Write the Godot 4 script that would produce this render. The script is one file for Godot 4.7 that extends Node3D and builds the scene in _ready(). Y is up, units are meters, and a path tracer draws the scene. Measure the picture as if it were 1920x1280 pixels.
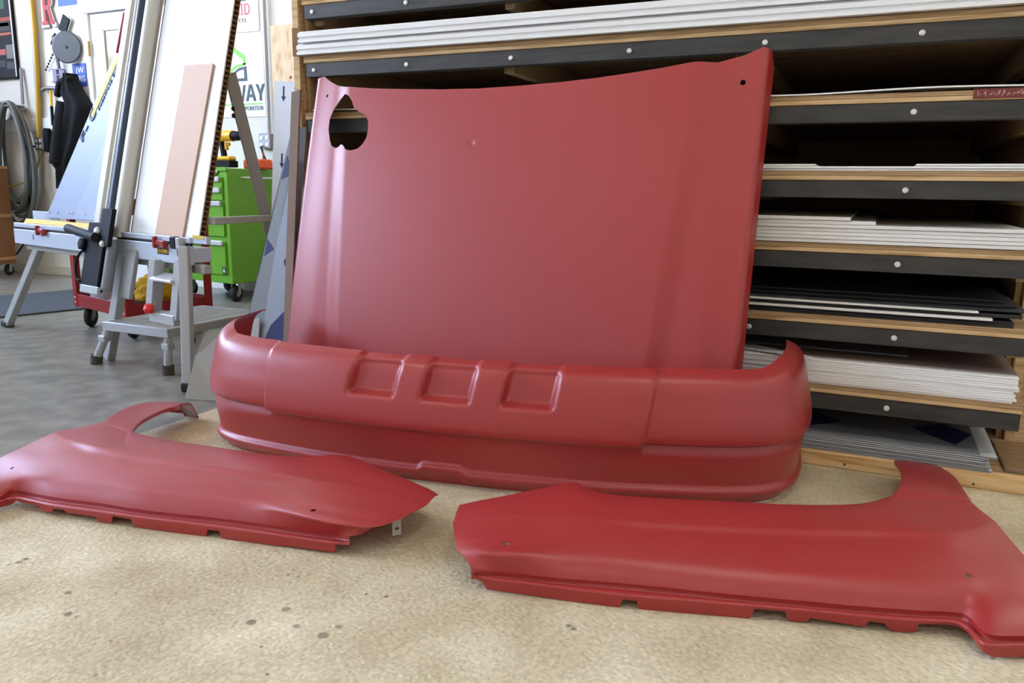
extends Node3D
# A sign shop: repainted car panels in front of a sheet-goods rack.
# World: x runs along the rack, y up, z out of the rack towards the viewer. Metres.

const UP := Vector3.UP
var M := {}
var used := {}

# ---------------------------------------------------------------- mesh builder
class G:
	var v := PackedVector3Array()
	var n := PackedVector3Array()
	var uv := PackedVector2Array()
	var has_uv := false

	func tri(a: Vector3, b: Vector3, c: Vector3, na: Vector3, nb: Vector3, nc: Vector3) -> void:
		var g := (b - a).cross(c - a)
		if g.dot(na + nb + nc) > 0.0:      # front faces run clockwise
			v.append_array(PackedVector3Array([a, c, b])); n.append_array(PackedVector3Array([na, nc, nb]))
		else:
			v.append_array(PackedVector3Array([a, b, c])); n.append_array(PackedVector3Array([na, nb, nc]))

	func flat(a: Vector3, b: Vector3, c: Vector3, out: Vector3) -> void:
		var g := (b - a).cross(c - a).normalized()
		if g.dot(out) < 0.0: g = -g
		tri(a, b, c, g, g, g)

	func quad(a: Vector3, b: Vector3, c: Vector3, d: Vector3, out: Vector3) -> void:
		flat(a, b, c, out); flat(a, c, d, out)

	# box with chamfered edges
	func box(c: Vector3, s: Vector3, bv := 0.0, b := Basis.IDENTITY) -> G:
		var h := s * 0.5
		var e := minf(bv, minf(h.x, minf(h.y, h.z)) * 0.9)
		var axes := [Vector3(1, 0, 0), Vector3(0, 1, 0), Vector3(0, 0, 1)]
		for i in 3:
			var j := (i + 1) % 3
			var k := (i + 2) % 3
			for sg in [-1.0, 1.0]:
				var o: Vector3 = axes[i] * sg
				var p := []
				for q in [[-1, -1], [1, -1], [1, 1], [-1, 1]]:
					var w := Vector3.ZERO
					w[i] = h[i] * sg; w[j] = (h[j] - e) * q[0]; w[k] = (h[k] - e) * q[1]
					p.append(c + b * w)
				quad(p[0], p[1], p[2], p[3], b * o)
			if e > 0.0:
				for sj in [-1.0, 1.0]:
					for sk in [-1.0, 1.0]:
						var r := []
						for q in [[-1, 0], [1, 0], [1, 1], [-1, 1]]:
							var w := Vector3.ZERO
							w[i] = (h[i] - e) * q[0]
							w[j] = (h[j] if q[1] == 0 else h[j] - e) * sj
							w[k] = (h[k] - e if q[1] == 0 else h[k]) * sk
							r.append(c + b * w)
						var o := Vector3.ZERO
						o[j] = sj; o[k] = sk
						quad(r[0], r[1], r[2], r[3], b * o)
		if e > 0.0:
			for sx in [-1.0, 1.0]:
				for sy in [-1.0, 1.0]:
					for sz in [-1.0, 1.0]:
						flat(c + b * Vector3(h.x * sx, (h.y - e) * sy, (h.z - e) * sz), c + b * Vector3((h.x - e) * sx, h.y * sy, (h.z - e) * sz), c + b * Vector3((h.x - e) * sx, (h.y - e) * sy, h.z * sz), b * Vector3(sx, sy, sz))
		return self

	# bar of rectangular section between two points; w across, d along 'side' hint
	func bar(a: Vector3, b: Vector3, w: float, d: float, side := Vector3(0, 0, 1), bv := 0.0) -> G:
		var y := (b - a).normalized()
		var x := y.cross(side).normalized()
		var z := x.cross(y)
		return box((a + b) * 0.5, Vector3(w, (b - a).length(), d), bv, Basis(x, y, z))

	func tube(p: Array, r: float, seg := 8, r2 := -1.0, caps := true) -> G:
		var m := p.size()
		var rings := []
		var norms := []
		var side := Vector3.ZERO
		for i in m:
			var t: Vector3 = (p[mini(i + 1, m - 1)] - p[maxi(i - 1, 0)]).normalized()
			if side == Vector3.ZERO:
				side = t.cross(Vector3(0.31, 0.87, 0.38)).normalized()
			side = (side - t * side.dot(t)).normalized()
			var w := t.cross(side)
			var rr := r if r2 < 0.0 else lerpf(r, r2, float(i) / (m - 1))
			var ring := []
			var nn := []
			for k in seg:
				var a := TAU * k / seg
				var o := side * cos(a) + w * sin(a)
				ring.append(p[i] + o * rr); nn.append(o)
			rings.append(ring); norms.append(nn)
		for i in m - 1:
			for k in seg:
				var l := (k + 1) % seg
				tri(rings[i][k], rings[i][l], rings[i + 1][l], norms[i][k], norms[i][l], norms[i + 1][l])
				tri(rings[i][k], rings[i + 1][l], rings[i + 1][k], norms[i][k], norms[i + 1][l], norms[i + 1][k])
		if caps:
			for e in [0, m - 1]:
				var t: Vector3 = (p[1] - p[0]) if e == 0 else (p[m - 2] - p[m - 1])
				for k in seg:
					flat(p[e], rings[e][k], rings[e][(k + 1) % seg], -t)
		return self

	# profile of (radius, height) turned about an axis through c
	func lathe(c: Vector3, prof: Array, seg := 20, b := Basis.IDENTITY) -> G:
		for i in prof.size() - 1:
			var p: Vector2 = prof[i]
			var q: Vector2 = prof[i + 1]
			var t := (q - p).normalized()
			var nr := Vector2(t.y, -t.x)
			for k in seg:
				var a := TAU * k / seg
				var e := TAU * (k + 1) / seg
				var da := Vector3(cos(a), 0, sin(a))
				var de := Vector3(cos(e), 0, sin(e))
				var na := b * (da * nr.x + Vector3(0, nr.y, 0))
				var ne := b * (de * nr.x + Vector3(0, nr.y, 0))
				var A := c + b * (da * p.x + Vector3(0, p.y, 0))
				var B := c + b * (de * p.x + Vector3(0, p.y, 0))
				var C := c + b * (de * q.x + Vector3(0, q.y, 0))
				var D := c + b * (da * q.x + Vector3(0, q.y, 0))
				if p.x > 1e-6: tri(A, B, C, na, ne, ne)
				if q.x > 1e-6: tri(A, C, D, na, ne, na)
		return self

	# polygon in the xy plane of 'b' pushed along its z by 'd' (thickness centred on c)
	func prism(poly: PackedVector2Array, c: Vector3, d: float, b := Basis.IDENTITY) -> G:
		var ix := Geometry2D.triangulate_polygon(poly)
		for s in [-1.0, 1.0]:
			for i in range(0, ix.size(), 3):
				var q := []
				for k in 3:
					var w: Vector2 = poly[ix[i + k]]
					q.append(c + b * Vector3(w.x, w.y, s * d * 0.5))
				flat(q[0], q[1], q[2], b.z * s)
		var area := 0.0
		for i in poly.size():
			area += poly[i].cross(poly[(i + 1) % poly.size()])
		for i in poly.size():
			var p := poly[i]
			var q := poly[(i + 1) % poly.size()]
			var o := Vector2(q.y - p.y, p.x - q.x) * signf(area)
			quad(c + b * Vector3(p.x, p.y, -d * 0.5), c + b * Vector3(q.x, q.y, -d * 0.5), c + b * Vector3(q.x, q.y, d * 0.5), c + b * Vector3(p.x, p.y, d * 0.5), b * Vector3(o.x, o.y, 0))
		return self

	# a sheet of metal: grid of points (row-major, nu by nv), given thickness; keep > 0 is metal, the rest is cut away
	func sheet(p: PackedVector3Array, nu: int, nv: int, th: float, keep := PackedFloat32Array()) -> G:
		var nn := PackedVector3Array(); nn.resize(nu * nv)
		for j in nv:
			for i in nu:
				var du := p[j * nu + mini(i + 1, nu - 1)] - p[j * nu + maxi(i - 1, 0)]
				var dv := p[mini(j + 1, nv - 1) * nu + i] - p[maxi(j - 1, 0) * nu + i]
				var g := du.cross(dv)
				nn[j * nu + i] = g.normalized() if g.length() > 1e-12 else Vector3.ZERO
		for j in nv:       # collapsed corners borrow a neighbour's direction
			for i in nu:
				if nn[j * nu + i] == Vector3.ZERO:
					nn[j * nu + i] = nn[clampi(j, 1, nv - 2) * nu + clampi(i, 1, nu - 2)]
		var all := keep.is_empty()
		for j in nv - 1:
			for i in nu - 1:
				var a := j * nu + i
				for t in [[a, a + 1, a + nu + 1], [a, a + nu + 1, a + nu]]:
					var P := []
					if all or (keep[t[0]] > 0.0 and keep[t[1]] > 0.0 and keep[t[2]] > 0.0):
						for k in 3: P.append([p[t[k]], nn[t[k]]])
					else:
						var cut := []
						for k in 3:
							var x: int = t[k]
							var y: int = t[(k + 1) % 3]
							if keep[x] > 0.0: P.append([p[x], nn[x]])
							if (keep[x] > 0.0) != (keep[y] > 0.0):
								var f := keep[x] / (keep[x] - keep[y])
								var z := [p[x].lerp(p[y], f), nn[x].lerp(nn[y], f).normalized()]
								P.append(z); cut.append(z)
						if P.is_empty(): continue
						if cut.size() == 2:
							var mid := Vector3.ZERO
							for q in P: mid += q[0]
							_rim(cut[0], cut[1], th, mid / P.size())
					for k in range(1, P.size() - 1):
						tri(P[0][0], P[k][0], P[k + 1][0], P[0][1], P[k][1], P[k + 1][1])
						tri(P[0][0] - P[0][1] * th, P[k][0] - P[k][1] * th, P[k + 1][0] - P[k + 1][1] * th, -P[0][1], -P[k][1], -P[k + 1][1])
		for e in [[0, 1, nu - 1], [(nv - 1) * nu, 1, nu - 1], [0, nu, nv - 1], [nu - 1, nu, nv - 1]]:
			var inw: int = nu if e[0] == 0 and e[1] == 1 else (-nu if e[1] == 1 else (1 if e[0] == 0 else -1))
			for k in e[2]:
				var x: int = e[0] + e[1] * k
				var y: int = x + e[1]
				if all or (keep[x] > 0.0 and keep[y] > 0.0):
					_rim([p[x], nn[x]], [p[y], nn[y]], th, (p[x + inw] + p[y + inw]) * 0.5)
		return self

	func _rim(a: Array, b: Array, th: float, inside: Vector3) -> void:
		if (a[0] - b[0]).length() < 1e-6: return
		var o: Vector3 = (a[0] + b[0]) * 0.5 - inside
		quad(a[0], b[0], b[0] - b[1] * th, a[0] - a[1] * th, o)

	func mesh(m: Material, origin := Vector3.ZERO) -> ArrayMesh:
		var am := ArrayMesh.new()
		var arr := []
		arr.resize(Mesh.ARRAY_MAX)
		if origin != Vector3.ZERO:
			for i in v.size(): v[i] -= origin
		arr[Mesh.ARRAY_VERTEX] = v
		arr[Mesh.ARRAY_NORMAL] = n
		if uv.size() == v.size(): arr[Mesh.ARRAY_TEX_UV] = uv
		am.add_surface_from_arrays(Mesh.PRIMITIVE_TRIANGLES, arr)
		am.surface_set_material(0, m)
		return am

# ---------------------------------------------------------------- node helpers
func numbered(called: String) -> String:
	var k: int = used.get(called, 0)
	used[called] = k + 1
	return called if k == 0 else "%s_%03d" % [called, k]

func thing(called: String, label: String, category: String, at := Vector3.ZERO, b := Basis.IDENTITY, group := "") -> Node3D:
	var o := Node3D.new()
	o.name = numbered(called)
	add_child(o, true)
	o.transform = Transform3D(b, at)
	o.set_meta("label", label); o.set_meta("category", category)
	if group != "": o.set_meta("group", group)
	return o

func part(parent: Node, called: String, g: G, m: Material, label := "") -> MeshInstance3D:
	var o := MeshInstance3D.new()
	o.name = called
	o.mesh = g.mesh(m)
	parent.add_child(o, true)
	if label != "": o.set_meta("label", label)
	return o

func solo(called: String, g: G, m: Material, label: String, category: String, at := Vector3.ZERO, b := Basis.IDENTITY, group := "") -> MeshInstance3D:
	var o := MeshInstance3D.new()
	o.name = numbered(called)
	o.mesh = g.mesh(m)
	add_child(o, true)
	o.transform = Transform3D(b, at)
	o.set_meta("label", label); o.set_meta("category", category)
	if group != "": o.set_meta("group", group)
	return o

func struct(called: String, g: G, m: Material, label: String, category: String) -> MeshInstance3D:
	var o := solo(called, g, m, label, category)
	o.set_meta("kind", "structure")
	return o

# lettering that fills the rectangle x0..x1, y0..y1 of the frame b at 'at'
func letters(parent: Node, called: String, text: String, x0: float, x1: float, y0: float, y1: float, at: Vector3, b: Basis, m: Material, bold := 400, font := "Droid Sans", depth := 0.003) -> MeshInstance3D:
	var f := SystemFont.new()
	f.font_names = PackedStringArray([font]); f.font_weight = bold
	var t := TextMesh.new()
	t.text = text; t.font = f; t.font_size = 48; t.pixel_size = 0.01
	t.depth = depth; t.curve_step = 2.0
	t.material = m
	var box := t.get_aabb()
	var sx := (x1 - x0) / maxf(box.size.x, 1e-4)
	var sy := (y1 - y0) / maxf(box.size.y, 1e-4)
	var o := MeshInstance3D.new()
	o.name = called; o.mesh = t
	parent.add_child(o, true)
	var c := box.get_center()
	o.transform = Transform3D(Basis(b.x * sx, b.y * sy, b.z), at + b.x * ((x0 + x1) * 0.5 - c.x * sx) + b.y * ((y0 + y1) * 0.5 - c.y * sy))
	return o

# ---------------------------------------------------------------- splines
func cr(a: Vector3, b: Vector3, c: Vector3, d: Vector3, t: float) -> Vector3:
	return 0.5 * (2.0 * b + (c - a) * t + (2.0 * a - 5.0 * b + 4.0 * c - d) * t * t + (3.0 * b - a - 3.0 * c + d) * t * t * t)

func along(p: Array, t: float) -> Vector3:
	var m := p.size() - 1
	var x := clampf(t, 0.0, 1.0) * m
	var i := mini(int(x), m - 1)
	return cr(p[maxi(i - 1, 0)], p[i], p[i + 1], p[mini(i + 2, m)], x - i)

# spline through unevenly spaced points: chord-length knots, tangents weighted by the spacing
func knots(p: Array) -> PackedFloat32Array:
	var k := PackedFloat32Array([0.0])
	for i in range(1, p.size()): k.append(k[i - 1] + maxf((p[i] - p[i - 1]).length(), 1e-5))
	return k

func uneven(p: Array, k: PackedFloat32Array, t: float) -> Vector3:
	var m := p.size() - 1
	var x := clampf(t, 0.0, 1.0) * k[m]
	var i := 0
	while i < m - 1 and x > k[i + 1]: i += 1
	var h := k[i + 1] - k[i]
	var d: Vector3 = (p[i + 1] - p[i]) / h
	var a := d
	var b := d
	if i > 0:
		var h0 := k[i] - k[i - 1]
		a = ((p[i] - p[i - 1]) / h0 * h + d * h0) / (h + h0)
	if i < m - 1:
		var h1 := k[i + 2] - k[i + 1]
		b = ((p[i + 2] - p[i + 1]) / h1 * h + d * h1) / (h + h1)
	var u := (x - k[i]) / h
	var u2 := u * u
	var u3 := u2 * u
	return p[i] * (2.0 * u3 - 3.0 * u2 + 1.0) + a * h * (u3 - 2.0 * u2 + u) + p[i + 1] * (3.0 * u2 - 2.0 * u3) + b * h * (u3 - u2)

func v3(a: Array) -> Array:
	var o := []
	for q in a: o.append(Vector3(q[0], q[1], q[2]))
	return o

func smooth(a: float, b: float, x: float) -> float:
	return smoothstep(a, b, x)

func pick(p: Array, x: float) -> float:   # piecewise linear table of [x, y]
	if x <= p[0][0]: return p[0][1]
	for i in p.size() - 1:
		if x <= p[i + 1][0]:
			return lerpf(p[i][1], p[i + 1][1], (x - p[i][0]) / maxf(p[i + 1][0] - p[i][0], 1e-9))
	return p[-1][1]

# ---------------------------------------------------------------- materials
func srgb(r: float, g: float, b: float) -> Color:
	return Color(r / 255.0, g / 255.0, b / 255.0)

func mat(c: Color, rough := 0.6, metal := 0.0) -> StandardMaterial3D:
	var m := StandardMaterial3D.new()
	m.albedo_color = c; m.roughness = rough; m.metallic = metal
	return m

func ramp(cols: Array) -> Gradient:      # [[offset, colour], ...]
	var g := Gradient.new()
	var o := PackedFloat32Array()
	var c := PackedColorArray()
	for k in cols: o.append(k[0]); c.append(k[1])
	g.offsets = o; g.colors = c
	return g

func noise_tex(sd: int, freq: float, oct: int, cols: Array, size := 512, kind := FastNoiseLite.TYPE_SIMPLEX_SMOOTH, normal := 0.0) -> NoiseTexture2D:
	var f := FastNoiseLite.new()
	f.seed = sd; f.frequency = freq; f.fractal_octaves = oct; f.noise_type = kind
	var t := NoiseTexture2D.new()
	t.width = size; t.height = size; t.seamless = true; t.noise = f
	if normal > 0.0:
		t.as_normal_map = true; t.bump_strength = normal
	else:
		t.color_ramp = ramp(cols)
	return t

func grain(sd: int, dark: Color, mid: Color, light: Color, scale: Vector3, rough := 0.7) -> StandardMaterial3D:
	var m := StandardMaterial3D.new()
	m.albedo_texture = noise_tex(sd, 0.012, 4, [[0.0, dark], [0.35, mid], [0.6, mid.lerp(light, 0.6)], [1.0, light]])
	m.uv1_triplanar = true; m.uv1_scale = scale
	m.roughness = rough
	return m

func make_materials() -> void:
	M.red = mat(srgb(164, 40, 40), 0.41)
	M.red.metallic_specular = 0.5
	M.red.clearcoat_enabled = true; M.red.clearcoat = 0.55; M.red.clearcoat_roughness = 0.38
	M.primer = mat(srgb(168, 165, 158), 0.6)
	M.steel = grain(3, srgb(38, 37, 34), srgb(50, 49, 46), srgb(66, 63, 57), Vector3(0.7, 5, 5), 0.5)
	M.bolt = mat(srgb(225, 225, 222), 0.35, 0.4)
	M.wood = grain(5, srgb(150, 112, 70), srgb(198, 163, 114), srgb(220, 190, 145), Vector3(0.5, 9, 9), 0.75)
	M.ply = grain(6, srgb(120, 92, 60), srgb(160, 128, 88), srgb(184, 154, 112), Vector3(0.6, 30, 6), 0.8)
	M.pine = grain(7, srgb(178, 128, 76), srgb(221, 180, 122), srgb(236, 204, 156), Vector3(0.5, 7, 7), 0.65)
	M.knot = mat(srgb(92, 54, 28), 0.7)
	M.panel_wood = grain(8, srgb(206, 160, 112), srgb(234, 200, 158), srgb(244, 220, 186), Vector3(2.2, 0.8, 1), 0.7)
	M.white = mat(srgb(238, 238, 236), 0.45)
	M.white_foam = mat(srgb(232, 230, 224), 0.7)
	M.black_sheet = mat(srgb(38, 38, 40), 0.6)
	M.film = mat(srgb(122, 125, 130), 0.5)
	M.film_edge = mat(srgb(206, 210, 214), 0.5)
	M.core_edge = mat(srgb(92, 94, 96), 0.6)
	M.print_blue = mat(srgb(20, 20, 84), 0.55)
	M.cardboard = mat(srgb(150, 118, 84), 0.85)
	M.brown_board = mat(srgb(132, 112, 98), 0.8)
	M.alu = mat(srgb(178, 179, 180), 0.4, 0.25)
	M.alu_white = mat(srgb(192, 200, 214), 0.4, 0.1)
	M.alu_flat = mat(srgb(168, 168, 165), 0.5, 0.1)
	M.rail = mat(srgb(196, 193, 183), 0.45, 0.2)
	M.dark_fill = mat(srgb(24, 25, 28), 0.6)  # near-black for dark parts, lettering and the shade painted into slots
	M.black = mat(srgb(12, 12, 13), 0.6)
	M.black.metallic_specular = 0.3
	M.rubber = mat(srgb(26, 26, 27), 0.7)
	M.blue_rod = mat(srgb(62, 70, 84), 0.35, 0.5)
	M.yellow = mat(srgb(214, 180, 40), 0.6)
	M.tool_yellow = mat(srgb(244, 188, 26), 0.45)
	M.green = mat(srgb(104, 166, 32), 0.4)
	M.chrome = mat(srgb(222, 223, 225), 0.3, 0.35)
	M.cart_red = mat(srgb(150, 26, 28), 0.4)
	M.wall = mat(srgb(236, 231, 222), 0.85)
	M.ceiling = mat(srgb(225, 225, 222), 0.9)
	M.orange = mat(srgb(240, 92, 38), 0.45)
	M.cloth_black = mat(srgb(16, 16, 19), 0.95)

# ---------------------------------------------------------------- scene
func _ready() -> void:
	make_materials()
	setup_camera()
	setup_light()
	build_room()
	build_rack()
	build_hood()
	build_bumper()
	build_fenders()
	build_stock()
	build_leaning_sheets()
	build_cutter()
	build_cart()
	build_platform()
	build_toolbox()
	build_wall_things()

func setup_camera() -> void:
	var cam := Camera3D.new()
	cam.name = "camera"
	add_child(cam)
	var p := deg_to_rad(10.94)
	var y := deg_to_rad(24.56)
	var r := deg_to_rad(0.82)
	var fw := Vector3(-sin(y) * cos(p), -sin(p), -cos(y) * cos(p))
	var rt := Vector3(cos(y), 0, -sin(y))
	var u := rt.cross(fw)
	var rt2 := rt * cos(r) + u * sin(r)
	var up2 := u * cos(r) - rt * sin(r)
	cam.transform = Transform3D(Basis(rt2, up2, -fw), Vector3(0, 0.845, 2.565))
	cam.fov = rad_to_deg(2.0 * atan(640.0 / 1469.0))
	cam.near = 0.05
	cam.current = true

func setup_light() -> void:
	var we := WorldEnvironment.new()
	we.name = "environment"
	var e := Environment.new()
	e.tonemap_mode = Environment.TONE_MAPPER_LINEAR
	e.tonemap_exposure = 1.7
	e.background_mode = Environment.BG_SKY
	var sm := ProceduralSkyMaterial.new()
	sm.sky_top_color = srgb(176, 200, 240); sm.sky_horizon_color = srgb(226, 234, 248)
	sm.ground_bottom_color = srgb(120, 118, 112); sm.ground_horizon_color = srgb(190, 190, 188)
	sm.sky_energy_multiplier = 3.3; sm.ground_energy_multiplier = 1.0
	var sk := Sky.new()
	sk.sky_material = sm
	e.sky = sk
	e.sdfgi_enabled = true; e.ssao_enabled = true; e.ssil_enabled = true
	we.environment = e
	add_child(we)

const BACK := -2.37
const LEFT := -8.6
const RIGHT := 4.2
const FRONT := 7.2
const HIGH := 4.7

func ceiling_lamp(x: float, z: float, energy: float) -> void:
	var t := thing("ceiling_lamp", "long white strip lamp hung on rods from the workshop ceiling", "lamp", Vector3(x, 3.7, z), Basis.IDENTITY, "strip lamps on the ceiling")
	for k in [-0.45, 0.45]:
		part(t, "rod", G.new().tube([Vector3(k, -0.01, 0), Vector3(k, HIGH - 3.7, 0)], 0.008, 6), M.alu)
	part(t, "housing", G.new().box(Vector3(0, -0.03, 0), Vector3(1.26, 0.06, 0.2), 0.01), M.white)
	var em := mat(srgb(255, 250, 240), 0.5)
	em.emission_enabled = true; em.emission = srgb(255, 249, 238); em.emission_energy_multiplier = 6.0
	part(t, "diffuser", G.new().box(Vector3(0, -0.075, 0), Vector3(1.2, 0.03, 0.15), 0.01), em, "glowing frosted diffuser")
	var l := AreaLight3D.new()
	l.name = "lamp_light"
	l.area_size = Vector2(1.2, 0.15)
	l.light_energy = energy
	l.light_color = srgb(255, 250, 241)
	l.area_range = 30.0
	l.shadow_enabled = true
	t.add_child(l)
	l.position = Vector3(0, -0.1, 0)
	l.rotation.x = -PI / 2.0

func build_room() -> void:
	var concrete := StandardMaterial3D.new()
	concrete.albedo_texture = noise_tex(21, 0.014, 6, [[0.0, srgb(104, 100, 90)], [0.4, srgb(124, 120, 108)], [0.65, srgb(137, 132, 119)], [1.0, srgb(156, 151, 138)]], 1024)
	concrete.uv1_triplanar = true; concrete.uv1_world_triplanar = true; concrete.uv1_scale = Vector3.ONE * 0.45
	concrete.roughness = 0.33
	var w := RIGHT - LEFT
	var d := FRONT - BACK
	var cx := (RIGHT + LEFT) * 0.5
	var cz := (FRONT + BACK) * 0.5
	struct("floor", G.new().box(Vector3(cx, -0.1, cz), Vector3(w + 0.4, 0.2, d + 0.4)), concrete, "grey sealed concrete workshop floor", "floor")
	struct("ceiling", G.new().box(Vector3(cx, HIGH + 0.1, cz), Vector3(w + 0.4, 0.2, d + 0.4)), M.ceiling, "plain white workshop ceiling", "ceiling")
	struct("wall_back", G.new().box(Vector3(cx, HIGH * 0.5, BACK - 0.1), Vector3(w + 0.4, HIGH, 0.2)), M.wall, "off white painted wall behind the tools", "wall")
	struct("wall_right", G.new().box(Vector3(RIGHT + 0.1, HIGH * 0.5, cz), Vector3(0.2, HIGH, d)), M.wall, "off white painted side wall beyond the rack", "wall")
	struct("wall_front", G.new().box(Vector3(cx, HIGH * 0.5, FRONT + 0.1), Vector3(w + 0.4, HIGH, 0.2)), M.wall, "off white wall opposite the rack", "wall")
	# side wall with a band of high windows: daylight comes in here
	var g := G.new()
	var wz0 := -1.3
	var wz1 := 6.5
	var wy0 := 2.35
	var wy1 := 4.35
	g.box(Vector3(LEFT - 0.1, wy0 * 0.5, cz), Vector3(0.2, wy0, d))
	g.box(Vector3(LEFT - 0.1, (HIGH + wy1) * 0.5, cz), Vector3(0.2, HIGH - wy1, d))
	g.box(Vector3(LEFT - 0.1, (wy0 + wy1) * 0.5, (BACK + wz0) * 0.5), Vector3(0.2, wy1 - wy0, wz0 - BACK))
	g.box(Vector3(LEFT - 0.1, (wy0 + wy1) * 0.5, (FRONT + wz1) * 0.5), Vector3(0.2, wy1 - wy0, FRONT - wz1))
	var win := G.new()
	for k in 9:
		win.box(Vector3(LEFT - 0.1, (wy0 + wy1) * 0.5, lerpf(wz0 + 0.03, wz1 - 0.03, k / 8.0)), Vector3(0.06, wy1 - wy0, 0.05), 0.003)
	for y in [wy0 + 0.025, (wy0 + wy1) * 0.5, wy1 - 0.025]:
		win.box(Vector3(LEFT - 0.1, y, (wz0 + wz1) * 0.5), Vector3(0.06, 0.05, wz1 - wz0), 0.003)
	struct("window_1", win, M.white, "white framed band of high windows in the side wall", "window")
	struct("wall_left", g, M.wall, "off white side wall below and above the high windows", "wall")
	for q in [[-6.4, -1.2, 0.3], [-3.6, -1.2, 0.45], [-0.6, -1.2, 1.0], [2.4, -1.2, 1.0], [-5.0, 1.6, 0.3], [-2.3, 1.6, 0.5], [0.4, 1.6, 0.6], [3.0, 1.6, 0.6], [-5.0, 4.8, 0.4], [-2.3, 4.8, 0.6], [0.4, 4.8, 0.65], [3.0, 4.8, 0.65]]:
		ceiling_lamp(q[0], q[1], q[2])
	build_carpet()

func build_carpet() -> void:
	var x0 := -2.24
	var x1 := 2.2
	var z0 := 0.005
	var z1 := 3.4
	var W := 1600
	var H := 1224
	var fine := FastNoiseLite.new(); fine.seed = 4; fine.frequency = 0.16; fine.fractal_octaves = 3
	var coarse := FastNoiseLite.new(); coarse.seed = 9; coarse.frequency = 0.008; coarse.fractal_octaves = 4
	var A := fine.get_image(W, H, false, false, false).get_data()
	var B := coarse.get_image(W, H, false, false, false).get_data()
	var sx := W / (x1 - x0)
	var mark := PackedFloat32Array(); mark.resize(W * H)
	var stains := [[-1.467, 1.575, .0075, .5], [-1.391, 1.631, .009, .55], [-1.368, 1.631, .004, .4], [-1.045, 1.495, .011, .5], [-1.016, 1.427, .010, .42], [-.955, 1.468, .009, .42], [-.882, 1.433, .008, .4], [-.889, 1.471, .012, .45], [-.863, 1.295, .005, .5], [-.906, 1.305, .003, .9], [-1.115, 1.289, .003, .6], [-1.109, 1.311, .004, .5], [-1.085, 1.309, .003, .6], [-1.376, 1.533, .0025, .7], [-1.233, 1.66, .0035, .5], [-1.69, 1.532, .008, .5], [-1.691, 1.516, .006, .6], [-1.698, 1.55, .004, .5], [-.968, 1.551, .003, .8], [-.9, 1.612, .003, .8], [-1.135, 1.681, .003, .4], [-1.168, 1.72, .0025, .4], [-1.165, 1.745, .004, .4], [-.478, 1.232, .006, .6], [-.466, 1.238, .006, .6]]
	for s in stains:
		var px: float = (s[0] - x0) * sx
		var py: float = (s[1] - z0) * sx
		var r: float = s[2] * sx
		for j in range(int(py - r * 2), int(py + r * 2) + 2):
			for i in range(int(px - r * 2), int(px + r * 2) + 2):
				if i < 0 or j < 0 or i >= W or j >= H: continue
				var q := Vector2(i - px, j - py).length() / r
				mark[j * W + i] = maxf(mark[j * W + i], s[3] * (1.0 - smoothstep(0.7, 1.15, q)))
	var data := PackedByteArray(); data.resize(W * H * 3)
	for k in W * H:
		var f := (A[k] - 128) / 128.0
		var c := (B[k] - 128) / 128.0
		var l := 1.0 + f * 0.10 + c * 0.14
		l *= 1.0 - mark[k] * 0.6
		data[k * 3] = clampi(int(206 * l), 0, 255)
		data[k * 3 + 1] = clampi(int((193 + c * 5) * l), 0, 255)
		data[k * 3 + 2] = clampi(int((162 + c * 10) * l), 0, 255)
	var tex := ImageTexture.create_from_image(Image.create_from_data(W, H, false, Image.FORMAT_RGB8, data))
	var m := StandardMaterial3D.new()
	m.albedo_texture = tex; m.roughness = 0.97; m.metallic_specular = 0.15
	var nf := FastNoiseLite.new(); nf.seed = 14; nf.frequency = 0.35; nf.fractal_octaves = 2
	var nt := NoiseTexture2D.new(); nt.width = 1024; nt.height = 1024; nt.noise = nf; nt.as_normal_map = true; nt.bump_strength = 3.0
	m.normal_enabled = true; m.normal_texture = nt; m.normal_scale = 0.35
	var g := G.new()
	var a := Vector3(x0, 0.004, z0)
	var b := Vector3(x1, 0.004, z0)
	var c2 := Vector3(x1, 0.004, z1)
	var d := Vector3(x0, 0.004, z1)
	for t in [[a, b, c2], [a, c2, d]]:
		for q in t:
			g.v.append(q); g.n.append(UP); g.uv.append(Vector2((q.x - x0) / (x1 - x0), (q.z - z0) / (z1 - z0)))
	var dn := Vector3(0, -0.0038, 0)
	for e in [[a, b], [b, c2], [c2, d], [d, a]]:
		var o: Vector3 = (e[0] + e[1]) * 0.5 - (a + c2) * 0.5
		var k := g.v.size()
		g.quad(e[0], e[1], e[1] + dn, e[0] + dn, o)
		for i in range(k, g.v.size()): g.uv.append(Vector2((g.v[i].x - x0) / (x1 - x0), (g.v[i].z - z0) / (z1 - z0)))
	solo("carpet", g, m, "beige low pile carpet remnant with dark spots on the concrete floor", "carpet")

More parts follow.
